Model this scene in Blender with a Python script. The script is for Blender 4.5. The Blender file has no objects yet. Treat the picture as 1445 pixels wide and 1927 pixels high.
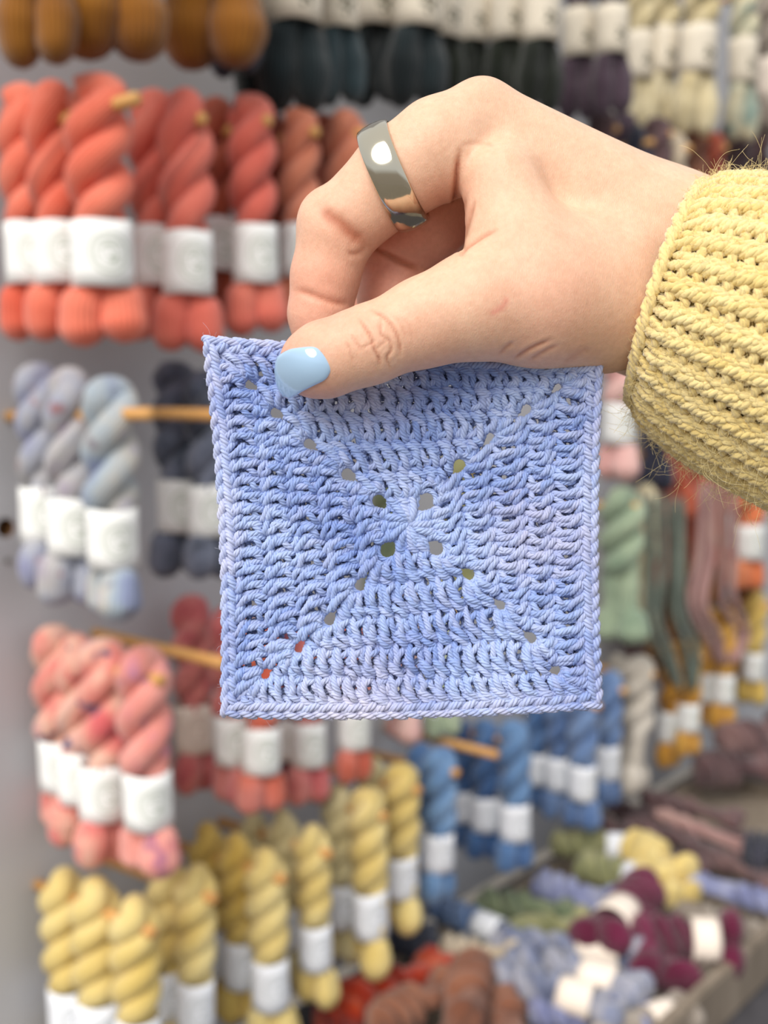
import bpy, math, random
import numpy as np
from mathutils import Vector, Matrix

# ------------------------------------------------------------------ camera, world, light, exposure
SC = bpy.context.scene
CX, CY, F = 722.5, 963.5, 2200.0
PITCH = math.atan((963.5 - 700.0) / F)
CAM = np.array([0.0, 0.0, 1.5])
AX = np.array([1.0, 0.0, 0.0])
AF = np.array([0.0, math.cos(PITCH), -math.sin(PITCH)])
AU = np.array([0.0, math.sin(PITCH), math.cos(PITCH)])
cd = bpy.data.cameras.new('camera')
cam = bpy.data.objects.new('camera', cd)
SC.collection.objects.link(cam)
cam.location = CAM
cam.rotation_euler = (math.pi / 2 - PITCH, 0, 0)
cd.sensor_fit = 'HORIZONTAL'
cd.sensor_width = 36.0
cd.lens = 36.0 * F / 1445.0
cd.clip_start = 0.02
cd.dof.use_dof = True
cd.dof.focus_distance = 0.284
cd.dof.aperture_fstop = 15.0
SC.camera = cam

W = bpy.data.worlds.new('overcast_sky')
SC.world = W
W.use_nodes = True
wn = W.node_tree.nodes
wl = W.node_tree.links
wn.clear()
wo = wn.new('ShaderNodeOutputWorld')
wb = wn.new('ShaderNodeBackground')
wt = wn.new('ShaderNodeTexCoord')
ws = wn.new('ShaderNodeSeparateXYZ')
wr = wn.new('ShaderNodeValToRGB')
wl.new(wt.outputs['Generated'], ws.inputs[0])
wmr = wn.new('ShaderNodeMapRange')
wmr.inputs[1].default_value = -1.0
wmr.inputs[2].default_value = 1.0
wl.new(ws.outputs[2], wmr.inputs[0])
wl.new(wmr.outputs[0], wr.inputs[0])
e = wr.color_ramp.elements
e[0].position = 0.0
e[0].color = (0.30, 0.27, 0.24, 1)
e[1].position = 1.0
e[1].color = (1.0, 1.0, 1.0, 1)
e2 = e.new(0.47)
e2.color = (0.42, 0.38, 0.34, 1)
e2 = e.new(0.56)
e2.color = (0.86, 0.90, 0.97, 1)
wl.new(wr.outputs[0], wb.inputs[0])
wb.inputs[1].default_value = 0.86
wl.new(wb.outputs[0], wo.inputs[0])

sd = bpy.data.lights.new('soft_daylight', 'SUN')
sun = bpy.data.objects.new('soft_daylight', sd)
SC.collection.objects.link(sun)
sd.energy = 3.1
sd.angle = math.radians(46)
sd.color = (1.0, 0.95, 0.87)
sun.rotation_euler = Vector((0.42, 0.85, -0.80)).to_track_quat('-Z', 'Y').to_euler()

SC.view_settings.view_transform = 'Standard'
SC.view_settings.look = 'None'
SC.view_settings.gamma = 1.0
SC.view_settings.use_curve_mapping = False
SC.view_settings.exposure = 0.0

rng = np.random.default_rng(7)
random.seed(7)


# ------------------------------------------------------------------ helpers
def lin(c):
    out = []
    for v in c[:3]:
        v = v / 255.0
        out.append(v / 12.92 if v <= 0.04045 else ((v + 0.055) / 1.055) ** 2.4)
    return (out[0], out[1], out[2], 1.0)


def ray(px, py):
    return AF + (px - CX) / F * AX - (py - CY) / F * AU


def U(px, py, d):
    """world point seen at (px, py) at depth d metres"""
    return CAM + d * ray(px, py)


def C3(px, py, d):
    """camera space millimetres (x right, y up, z towards the camera) at depth d mm"""
    return np.array([(px - CX) / F * d, -(py - CY) / F * d, -d])


def c2w(p):
    p = np.asarray(p, dtype=np.float64) / 1000.0
    return CAM + p[..., 0:1] * AX + p[..., 1:2] * AU - p[..., 2:3] * AF


def proj(p):
    d = -p[..., 2]
    return np.stack([CX + F * p[..., 0] / d, CY - F * p[..., 1] / d], -1)


def mesh_np(name, V, Q, smooth=True, uv=None, col=None):
    """mesh from (n,3) verts and (m,k) equal-size faces; uv per vertex, col per vertex"""
    me = bpy.data.meshes.new(name)
    V = np.ascontiguousarray(V, dtype=np.float32)
    Q = np.ascontiguousarray(Q, dtype=np.int32)
    n, m, k = len(V), len(Q), Q.shape[1]
    me.vertices.add(n)
    me.vertices.foreach_set('co', V.ravel())
    me.loops.add(m * k)
    me.loops.foreach_set('vertex_index', Q.ravel())
    me.polygons.add(m)
    me.polygons.foreach_set('loop_start', np.arange(0, m * k, k, dtype=np.int32))
    try:
        me.polygons.foreach_set('loop_total', np.full(m, k, dtype=np.int32))
    except Exception:
        pass
    me.update(calc_edges=True)
    if smooth:
        me.polygons.foreach_set('use_smooth', np.ones(m, dtype=bool))
    if uv is not None:
        l = me.uv_layers.new(name='UVMap')
        l.data.foreach_set('uv', np.ascontiguousarray(uv[Q.ravel()], dtype=np.float32).ravel())
    if col is not None:
        a = me.attributes.new('tone', 'FLOAT_COLOR', 'POINT')
        c4 = np.ones((n, 4), dtype=np.float32)
        c4[:, :col.shape[1]] = col
        a.data.foreach_set('color', c4.ravel())
    me.validate()
    return me


def link(name, data, mat=None, parent=None, loc=None):
    o = bpy.data.objects.new(name, data)
    SC.collection.objects.link(o)
    if parent is not None:
        o.parent = parent
    if loc is not None:
        o.location = loc
    if mat is not None and data is not None:
        if len(data.materials) == 0:
            data.materials.append(mat)
    return o


def tag(o, label=None, cat=None, group=None, kind=None):
    if label:
        o['label'] = label
    if cat:
        o['category'] = cat
    if group:
        o['group'] = group
    if kind:
        o['kind'] = kind
    return o


def catmull(P, M):
    """P (N,K,3) -> (N,M,3)"""
    P = np.asarray(P, dtype=np.float64)
    N, K, _ = P.shape
    E = np.concatenate([2 * P[:, :1] - P[:, 1:2], P, 2 * P[:, -1:] - P[:, -2:-1]], 1)
    t = np.linspace(0, K - 1, M)
    i = np.minimum(t.astype(int), K - 2)
    f = (t - i)[None, :, None]
    p0, p1, p2, p3 = E[:, i], E[:, i + 1], E[:, i + 2], E[:, i + 3]
    return 0.5 * (2 * p1 + (p2 - p0) * f + (2 * p0 - 5 * p1 + 4 * p2 - p3) * f ** 2 + (3 * p1 - p0 - 3 * p2 + p3) * f ** 3)


def nrm(v):
    return v / np.maximum(np.linalg.norm(v, axis=-1, keepdims=True), 1e-12)


def frames(P):
    N, M, _ = P.shape
    T = np.empty_like(P)
    T[:, 1:-1] = P[:, 2:] - P[:, :-2]
    T[:, 0] = P[:, 1] - P[:, 0]
    T[:, -1] = P[:, -1] - P[:, -2]
    T = nrm(T)
    ref = np.where(np.abs(T[:, 0, 2:3]) < 0.9, np.array([[0, 0, 1.0]]), np.array([[1.0, 0, 0]]))
    n = nrm(ref - (ref * T[:, 0]).sum(-1, keepdims=True) * T[:, 0])
    NN = np.empty_like(P)
    for j in range(M):
        n = nrm(n - (n * T[:, j]).sum(-1, keepdims=True) * T[:, j])
        NN[:, j] = n
    BB = np.cross(T, NN)
    return T, NN, BB


def tubes(P, R, sides=6, cap=True, uvscale=1.0, ph=None):
    """P (N,M,3) centre lines, R scalar / (M,) / (N,M) -> verts, quads, uv(arclength, around)"""
    P = np.asarray(P, dtype=np.float64)
    N, M, _ = P.shape
    R = np.broadcast_to(np.asarray(R, dtype=np.float64), (N, M))
    if cap:
        R = R.copy()
        R[:, 0] *= 0.15
        R[:, -1] *= 0.15
    T, NN, BB = frames(P)
    a = np.arange(sides) / sides * 2 * math.pi
    ring = NN[:, :, None, :] * np.cos(a)[None, None, :, None] + BB[:, :, None, :] * np.sin(a)[None, None, :, None]
    V = P[:, :, None, :] + ring * R[:, :, None, None]
    seg = np.linalg.norm(np.diff(P, axis=1), axis=-1)
    L = np.concatenate([np.zeros((N, 1)), np.cumsum(seg, 1)], 1)
    uv = np.stack([np.broadcast_to(L[:, :, None] * uvscale, (N, M, sides)),
                   np.broadcast_to(a[None, None, :] / (2 * math.pi), (N, M, sides))], -1)
    base = (np.arange(N) * M * sides)[:, None, None]
    i = (np.arange(M - 1) * sides)[None, :, None]
    j = np.arange(sides)[None, None, :]
    j2 = (j + 1) % sides
    q = np.stack([base + i + j, base + i + j2, base + i + sides + j2, base + i + sides + j], -1)
    return V.reshape(-1, 3), q.reshape(-1, 4), uv.reshape(-1, 2)


def plied(P, R, plies=4, lay=2.0, sides=5, phase=None, po=0.57, pr=None):
    """twisted yarn: every centre line becomes `plies` helical plies. lay = length of one turn in the unit of P"""
    N, M, _ = P.shape
    T, NN, BB = frames(P)
    seg = np.linalg.norm(np.diff(P, axis=1), axis=-1)
    L = np.concatenate([np.zeros((N, 1)), np.cumsum(seg, 1)], 1)
    if phase is None:
        phase = rng.uniform(0, 6.28, (N, 1))
    R = np.broadcast_to(np.asarray(R, dtype=np.float64), (N, M))
    out = []
    for k in range(plies):
        a = (-2 * math.pi * L / lay + phase + k * 2 * math.pi / plies)[..., None]
        out.append(P + (NN * np.cos(a) + BB * np.sin(a)) * (R * po)[..., None])
    PP = np.concatenate(out, 0)
    RR = np.concatenate([R * (pr if pr else (0.48 if plies == 4 else 0.54))] * plies, 0)
    return tubes(PP, RR, sides)


class Acc:
    def __init__(self):
        self.V, self.Q, self.uv, self.c, self.n = [], [], [], [], 0

    def add(self, V, Q, uv=None, col=None):
        self.V.append(V)
        self.Q.append(Q + self.n)
        self.uv.append(uv if uv is not None else np.zeros((len(V), 2)))
        self.c.append(col if col is not None else np.ones((len(V), 3)))
        self.n += len(V)

    def mesh(self, name, conv=None, origin=None, smooth=True):
        V = np.concatenate(self.V)
        if conv:
            V = conv(V)
        if origin is not None:
            V = V - origin
        return mesh_np(name, V, np.concatenate(self.Q), smooth, np.concatenate(self.uv), np.concatenate(self.c))


# ------------------------------------------------------------------ materials
def new_mat(name):
    m = bpy.data.materials.new(name)
    m.use_nodes = True
    nt = m.node_tree
    p = nt.nodes['Principled BSDF']
    return m, nt, p


def N_(nt, t, **kw):
    n = nt.nodes.new(t)
    for k, v in kw.items():
        setattr(n, k, v)
    return n


def ramp(nt, stops, interp='LINEAR'):
    r = N_(nt, 'ShaderNodeValToRGB')
    r.color_ramp.interpolation = interp
    el = r.color_ramp.elements
    while len(el) < len(stops):
        el.new(0.5)
    for s, (p, c) in zip(el, stops):
        s.position = p
        s.color = c
    return r


def plain(name, c, rough=0.6, metal=0.0, noise=0.0, scale=20.0, bump=0.0, spec=0.4):
    m, nt, p = new_mat(name)
    p.inputs['Roughness'].default_value = rough
    p.inputs['Metallic'].default_value = metal
    p.inputs['Specular IOR Level'].default_value = spec
    c = lin(c)
    p.inputs['Base Color'].default_value = c
    if noise or bump:
        tc = N_(nt, 'ShaderNodeTexCoord')
        nz = N_(nt, 'ShaderNodeTexNoise')
        nz.inputs['Scale'].default_value = scale
        nz.inputs['Detail'].default_value = 5
        nt.links.new(tc.outputs['Object'], nz.inputs['Vector'])
        if noise:
            r = ramp(nt, [(0.3, tuple(v * (1 - noise) for v in c[:3]) + (1,)), (0.7, tuple(min(1, v * (1 + noise)) for v in c[:3]) + (1,))])
            nt.links.new(nz.outputs['Fac'], r.inputs[0])
            nt.links.new(r.outputs[0], p.inputs['Base Color'])
        if bump:
            b = N_(nt, 'ShaderNodeBump')
            b.inputs['Strength'].default_value = bump
            b.inputs['Distance'].default_value = 0.002
            nt.links.new(nz.outputs['Fac'], b.inputs['Height'])
            nt.links.new(b.outputs[0], p.inputs['Normal'])
    return m


def yarn_mat(name, cols, scale=14.0, lines=26.0, rough=0.75, spots=None):
    """hand-dyed wool: colours of the list in soft patches that differ from skein to skein; strands as fine relief"""
    m, nt, p = new_mat(name)
    p.inputs['Roughness'].default_value = rough
    p.inputs['Specular IOR Level'].default_value = 0.25
    p.inputs['Sheen Weight'].default_value = 0.25
    p.inputs['Sheen Roughness'].default_value = 0.5
    tc = N_(nt, 'ShaderNodeTexCoord')
    oi = N_(nt, 'ShaderNodeObjectInfo')
    mu = N_(nt, 'ShaderNodeMath', operation='MULTIPLY')
    mu.inputs[1].default_value = 40.0
    nt.links.new(oi.outputs['Random'], mu.inputs[0])
    nz = N_(nt, 'ShaderNodeTexNoise', noise_dimensions='4D')
    nz.inputs['Scale'].default_value = scale
    nz.inputs['Detail'].default_value = 2.5
    nt.links.new(tc.outputs['Object'], nz.inputs['Vector'])
    nt.links.new(mu.outputs[0], nz.inputs['W'])
    k = len(cols)
    r = ramp(nt, [(0.30 + 0.42 * i / max(1, k - 1), lin(c)) for i, c in enumerate(cols)])
    nt.links.new(nz.outputs['Fac'], r.inputs[0])
    colour = r.outputs[0]
    if spots:
        n2 = N_(nt, 'ShaderNodeTexNoise', noise_dimensions='4D')
        n2.inputs['Scale'].default_value = scale * 2.2
        n2.inputs['Detail'].default_value = 1.0
        nt.links.new(tc.outputs['Object'], n2.inputs['Vector'])
        nt.links.new(mu.outputs[0], n2.inputs['W'])
        r2 = ramp(nt, [(0.62, (0, 0, 0, 1)), (0.70, (1, 1, 1, 1))])
        nt.links.new(n2.outputs['Fac'], r2.inputs[0])
        mx = N_(nt, 'ShaderNodeMix', data_type='RGBA')
        nt.links.new(r2.outputs[0], mx.inputs[0])
        nt.links.new(colour, mx.inputs[6])
        mx.inputs[7].default_value = lin(spots)
        colour = mx.outputs[2]
    nt.links.new(colour, p.inputs['Base Color'])
    uv = N_(nt, 'ShaderNodeSeparateXYZ')
    nt.links.new(tc.outputs['UV'], uv.inputs[0])
    m1 = N_(nt, 'ShaderNodeMath', operation='MULTIPLY')
    m1.inputs[1].default_value = lines * 6.2832
    nt.links.new(uv.outputs[1], m1.inputs[0])
    s = N_(nt, 'ShaderNodeMath', operation='SINE')
    nt.links.new(m1.outputs[0], s.inputs[0])
    b = N_(nt, 'ShaderNodeBump')
    b.inputs['Strength'].default_value = 0.6
    b.inputs['Distance'].default_value = 0.0012
    nt.links.new(s.outputs[0], b.inputs['Height'])
    nt.links.new(b.outputs[0], p.inputs['Normal'])
    return m


def band_mat(name, paper, ink, style):
    """paper label with a printed round emblem at u = 0.5"""
    m, nt, p = new_mat(name)
    p.inputs['Roughness'].default_value = 0.7
    p.inputs['Specular IOR Level'].default_value = 0.2
    tc = N_(nt, 'ShaderNodeTexCoord')
    sp = N_(nt, 'ShaderNodeSeparateXYZ')
    nt.links.new(tc.outputs['UV'], sp.inputs[0])

    def M(op, a, b=None):
        n = N_(nt, 'ShaderNodeMath', operation=op)
        for i, v in enumerate((a, b)):
            if v is None:
                continue
            if isinstance(v, (int, float)):
                n.inputs[i].default_value = v
            else:
                nt.links.new(v, n.inputs[i])
        return n.outputs[0]
    x = M('MULTIPLY', M('SUBTRACT', sp.outputs[0], 0.5), 2.9)
    y = M('SUBTRACT', sp.outputs[1], 0.5 if style != 'wreath' else 0.36)
    r = M('SQRT', M('ADD', M('MULTIPLY', x, x), M('MULTIPLY', y, y)))
    ang = M('ARCTAN2', y, x)
    nz = N_(nt, 'ShaderNodeTexNoise')
    nz.inputs['Scale'].default_value = 9.0
    nz.inputs['Detail'].default_value = 3.0
    nt.links.new(tc.outputs['UV'], nz.inputs['Vector'])
    if style == 'seal':
        ring = M('LESS_THAN', M('ABSOLUTE', M('SUBTRACT', r, 0.30)), 0.022)
        ring2 = M('LESS_THAN', M('ABSOLUTE', M('SUBTRACT', r, 0.22)), 0.012)
        leaf = M('MULTIPLY', M('LESS_THAN', r, 0.17), M('GREATER_THAN', nz.outputs['Fac'], 0.5))
        mask = M('MAXIMUM', M('MAXIMUM', ring, ring2), leaf)
    else:
        pet = M('ADD', 0.15, M('MULTIPLY', M('SINE', M('MULTIPLY', ang, 6.0)), 0.06))
        fl = M('MULTIPLY', M('LESS_THAN', r, pet), M('GREATER_THAN', r, 0.05))
        mask = M('MULTIPLY', fl, M('GREATER_THAN', nz.outputs['Fac'], 0.40))
    mx = N_(nt, 'ShaderNodeMix', data_type='RGBA')
    nt.links.new(mask, mx.inputs[0])
    mx.inputs[6].default_value = lin(paper)
    mx.inputs[7].default_value = lin(ink)
    nt.links.new(mx.outputs[2], p.inputs['Base Color'])
    return m


def wood_mat(name, c1, c2, scale=6.0):
    m, nt, p = new_mat(name)
    p.inputs['Roughness'].default_value = 0.55
    tc = N_(nt, 'ShaderNodeTexCoord')
    mp = N_(nt, 'ShaderNodeMapping')
    mp.inputs['Scale'].default_value = (8, 8, 1.2)
    nz = N_(nt, 'ShaderNodeTexNoise')
    nz.inputs['Scale'].default_value = scale
    nz.inputs['Detail'].default_value = 5
    nt.links.new(tc.outputs['Object'], mp.inputs[0])
    nt.links.new(mp.outputs[0], nz.inputs['Vector'])
    r = ramp(nt, [(0.3, lin(c1)), (0.7, lin(c2))])
    nt.links.new(nz.outputs['Fac'], r.inputs[0])
    nt.links.new(r.outputs[0], p.inputs['Base Color'])
    return m


def cotton_mat(name, base, hi, pale, rough=0.6, fibre=0.5, sheen=0.3):
    """plied yarn: streaky fibres along each ply, slow tonal drift in 'tone'"""
    m, nt, p = new_mat(name)
    p.inputs['Roughness'].default_value = rough
    p.inputs['Specular IOR Level'].default_value = 0.35
    p.inputs['Sheen Weight'].default_value = sheen
    tc = N_(nt, 'ShaderNodeTexCoord')
    mp = N_(nt, 'ShaderNodeMapping')
    mp.inputs['Scale'].default_value = (0.5, 9.0, 1.0)
    nz = N_(nt, 'ShaderNodeTexNoise')
    nz.inputs['Scale'].default_value = 1.0
    nz.inputs['Detail'].default_value = 4
    nt.links.new(tc.outputs['UV'], mp.inputs[0])
    nt.links.new(mp.outputs[0], nz.inputs['Vector'])
    at = N_(nt, 'ShaderNodeAttribute', attribute_name='tone')
    sp = N_(nt, 'ShaderNodeSeparateColor')
    nt.links.new(at.outputs['Color'], sp.inputs[0])
    mx = N_(nt, 'ShaderNodeMix', data_type='RGBA')
    nt.links.new(sp.outputs[0], mx.inputs[0])
    mx.inputs[6].default_value = lin(base)
    mx.inputs[7].default_value = lin(hi)
    mx2 = N_(nt, 'ShaderNodeMix', data_type='RGBA')
    nt.links.new(sp.outputs[1], mx2.inputs[0])
    nt.links.new(mx.outputs[2], mx2.inputs[6])
    mx2.inputs[7].default_value = lin(pale)
    r = ramp(nt, [(0.3, (0.82, 0.82, 0.84, 1)), (0.68, (1.12, 1.12, 1.10, 1))])
    nt.links.new(nz.outputs['Fac'], r.inputs[0])
    mm = N_(nt, 'ShaderNodeMix', data_type='RGBA', blend_type='MULTIPLY')
    mm.inputs[0].default_value = 1.0
    nt.links.new(mx2.outputs[2], mm.inputs[6])
    nt.links.new(r.outputs[0], mm.inputs[7])
    nt.links.new(mm.outputs[2], p.inputs['Base Color'])
    b = N_(nt, 'ShaderNodeBump')
    b.inputs['Strength'].default_value = fibre
    b.inputs['Distance'].default_value = 0.0002
    nt.links.new(nz.outputs['Fac'], b.inputs['Height'])
    nt.links.new(b.outputs[0], p.inputs['Normal'])
    return m


# ------------------------------------------------------------------ the stall wall, table and crate
TH = math.radians(40)
WN = np.array([math.cos(TH), -math.sin(TH), 0.0])       # out of the wall
WT = np.array([math.sin(TH), math.cos(TH), 0.0])        # along the wall, away from us
W0 = np.array([-0.271, 1.12, 1.5]) - 0.15 * WN


def on_wall(px, py, off):
    r = ray(px, py)
    return CAM + r * (((W0 - CAM) @ WN + off) / (r @ WN))


def on_level(px, py, z):
    r = ray(px, py)
    return CAM + r * ((z - CAM[2]) / r[2])


def on_tangent(px, py, F0):
    r = ray(px, py)
    return CAM + r * (((F0 - CAM) @ WT) / (r @ WT))


TABLE_Z = on_wall(830, 1712, 0.0)[2]
M_wall = plain('painted_board', (190, 190, 194), 0.55, noise=0.05, scale=6, bump=0.08)
M_hole = plain('bare_wood_hole', (120, 84, 48), 0.8, noise=0.2, scale=60)
M_peg = wood_mat('dowel_wood', (206, 150, 84), (226, 176, 110))
M_crate = wood_mat('weathered_wood', (122, 110, 96), (152, 138, 122))
M_cloth = plain('table_cloth', (72, 70, 74), 0.9, noise=0.15, scale=40, bump=0.3)

# wall: board 18 mm thick with one open dowel hole near its near end
hole = on_wall(10, 993, 0.0)
s_h, z_h = (hole - W0) @ WT, hole[2]
s0, s1, z0, z1 = -0.075, 2.6, TABLE_Z, 2.75
rh, hs = 0.0105, 0.02
vs, fs = [], []


def wp(s, z, off):
    return W0 * np.array([1, 1, 0]) + WT * s + np.array([0, 0, z]) + WN * off


xs = [s0, s_h - hs, s_h + hs, s1]
zs = [z0, z_h - hs, z_h + hs, z1]
for off in (0.0, -0.018):
    b = len(vs)
    for zz in zs:
        for ss in xs:
            vs.append(wp(ss, zz, off))
    for j in range(3):
        for i in range(3):
            if i == 1 and j == 1:
                continue
            fs.append((b + j * 4 + i, b + j * 4 + i + 1, b + j * 4 + i + 5, b + j * 4 + i + 4))
nseg = 24
cidx = {}
for off in (0.0, -0.018):
    b = len(vs)
    for k in range(nseg):
        a = 2 * math.pi * k / nseg
        vs.append(wp(s_h + rh * math.cos(a), z_h + rh * math.sin(a), off))
    sq = len(vs)
    for k in range(nseg):
        a = 2 * math.pi * k / nseg
        q = max(abs(math.cos(a)), abs(math.sin(a)))
        vs.append(wp(s_h + hs * math.cos(a) / q, z_h + hs * math.sin(a) / q, off))
    for k in range(nseg):
        fs.append((b + k, b + (k + 1) % nseg, sq + (k + 1) % nseg, sq + k))
    cidx[off] = b
b = len(vs)
for (ss, zz) in ((s0, z0), (s1, z0), (s1, z1), (s0, z1)):
    vs.append(wp(ss, zz, 0.0))
    vs.append(wp(ss, zz, -0.018))
for k in range(4):
    k2 = (k + 1) % 4
    fs.append((b + 2 * k, b + 2 * k2, b + 2 * k2 + 1, b + 2 * k + 1))
me = mesh_np('wall_left', np.array(vs) - W0, np.array(fs), smooth=False)
wall = link('wall_left', me, M_wall, loc=W0)
tag(wall, 'grey painted display board that the skeins of yarn hang on', kind='structure')
vs2, fs2 = [], []
for k in range(nseg):
    a = 2 * math.pi * k / nseg
    for off in (0.0, -0.018):
        vs2.append(wp(s_h + rh * math.cos(a), z_h + rh * math.sin(a), off))
for k in range(nseg):
    k2 = (k + 1) % nseg
    fs2.append((2 * k, 2 * k + 1, 2 * k2 + 1, 2 * k2))
b = len(vs2)
for k in range(nseg):
    a = 2 * math.pi * k / nseg
    vs2.append(wp(s_h + rh * math.cos(a), z_h + rh * math.sin(a), -0.0179))
vs2.append(wp(s_h, z_h, -0.0179))
for k in range(nseg):
    fs2.append((b + k, b + (k + 1) % nseg, b + nseg, b + nseg))
me = bpy.data.meshes.new('peg_hole')
me.from_pydata([tuple(v - W0) for v in vs2], [], [f if f[2] != f[3] else f[:3] for f in fs2])
link('peg_hole', me, M_hole, parent=wall)
# small screw head under the hole
sc_ = on_wall(13, 1055, 0.0)
a8 = np.arange(12) / 12 * 2 * math.pi
sv = [tuple(sc_ - W0 + (WT * math.cos(a) + np.array([0, 0, math.sin(a)])) * 0.0035 * q + WN * h) for q, h in ((1, -0.001), (1, 0.001), (0.6, 0.0018)) for a in a8]
sv.append(tuple(sc_ - W0 + WN * 0.0018))
sf = [(r_ * 12 + i, r_ * 12 + (i + 1) % 12, (r_ + 1) * 12 + (i + 1) % 12, (r_ + 1) * 12 + i) for r_ in range(2) for i in range(12)]
sf += [(24 + i, 24 + (i + 1) % 12, 36) for i in range(12)]
me = bpy.data.meshes.new('screw_head')
me.from_pydata(sv, [], sf)
link('screw_head', me, plain('dull_steel', (150, 148, 142), 0.4, 0.8), parent=wall)


def box_mesh(name, size, bevel=0.0):
    x, y, z = [v / 2 for v in size]
    import bmesh
    bm = bmesh.new()
    bmesh.ops.create_cube(bm, size=1.0)
    for v in bm.verts:
        v.co = (v.co.x * size[0], v.co.y * size[1], v.co.z * size[2])
    if bevel:
        bmesh.ops.bevel(bm, geom=list(bm.edges), offset=bevel, segments=2, affect='EDGES')
    me = bpy.data.meshes.new(name)
    bm.to_mesh(me)
    bm.free()
    return me


# table top and ground
tab = link('display_table', None, loc=W0 * np.array([1, 1, 0]) + WT * 0.9 + WN * 0.55 + np.array([0, 0, 0.0]))
tab.rotation_euler = (0, 0, math.atan2(WT[1], WT[0]))
tag(tab, 'long display table under a dark grey cloth below the hanging skeins', 'table')
t1 = link('table_top', box_mesh('table_top', (2.9, 1.06, 0.03), 0.004), M_cloth, tab, (0, 0, TABLE_Z - 0.015))
for sx in (-1, 1):
    for sy in (-1, 1):
        link('leg', box_mesh('leg', (0.06, 0.06, TABLE_Z - 0.03), 0.004), M_crate, tab, (sx * 1.35, sy * 0.46, (TABLE_Z - 0.03) / 2))
fl = link('ground', box_mesh('ground', (9, 9, 0.04)), plain('paving', (120, 114, 106), 0.9, noise=0.15, scale=8, bump=0.3), loc=(0.5, 1.5, -0.02))
tag(fl, kind='structure')

# crate on the table, its long near rim crossing the lower right corner
RIM = TABLE_Z + 0.075
ra, rb = on_level(1500, 1693, RIM), on_level(1225, 1945, RIM)
cdir = nrm(ra - rb)
cin = np.array([-cdir[1], cdir[0], 0])
if cin @ (W0 - ra) < 0:
    cin = -cin
CL, CWID = 1.15, 0.40
mid = rb + cdir * 0.46
crate = link('wooden_tray', None, loc=(mid[0], mid[1], TABLE_Z))
crate.rotation_euler = (0, 0, math.atan2(cdir[1], cdir[0]))
tag(crate, 'shallow weathered wooden tray full of loose skeins on the table', 'tray')
sgn = 1 if np.array([-cdir[1], cdir[0]]) @ cin[:2] > 0 else -1
link('base_board', box_mesh('base_board', (CL, CWID, 0.01), 0.002), M_crate, crate, (0, sgn * CWID / 2, 0.006))
for yy in (0.0, sgn * CWID):
    hb_ = 0.075 if yy == 0.0 else 0.03
    link('side_board', box_mesh('side_board', (CL, 0.018, hb_), 0.003), M_crate, crate, (0, yy, hb_ / 2 + 0.001))
for xx in (-CL / 2, CL / 2):
    link('end_board', box_mesh('end_board', (0.018, CWID, 0.03), 0.003), M_crate, crate, (xx, sgn * CWID / 2, 0.016))

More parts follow.
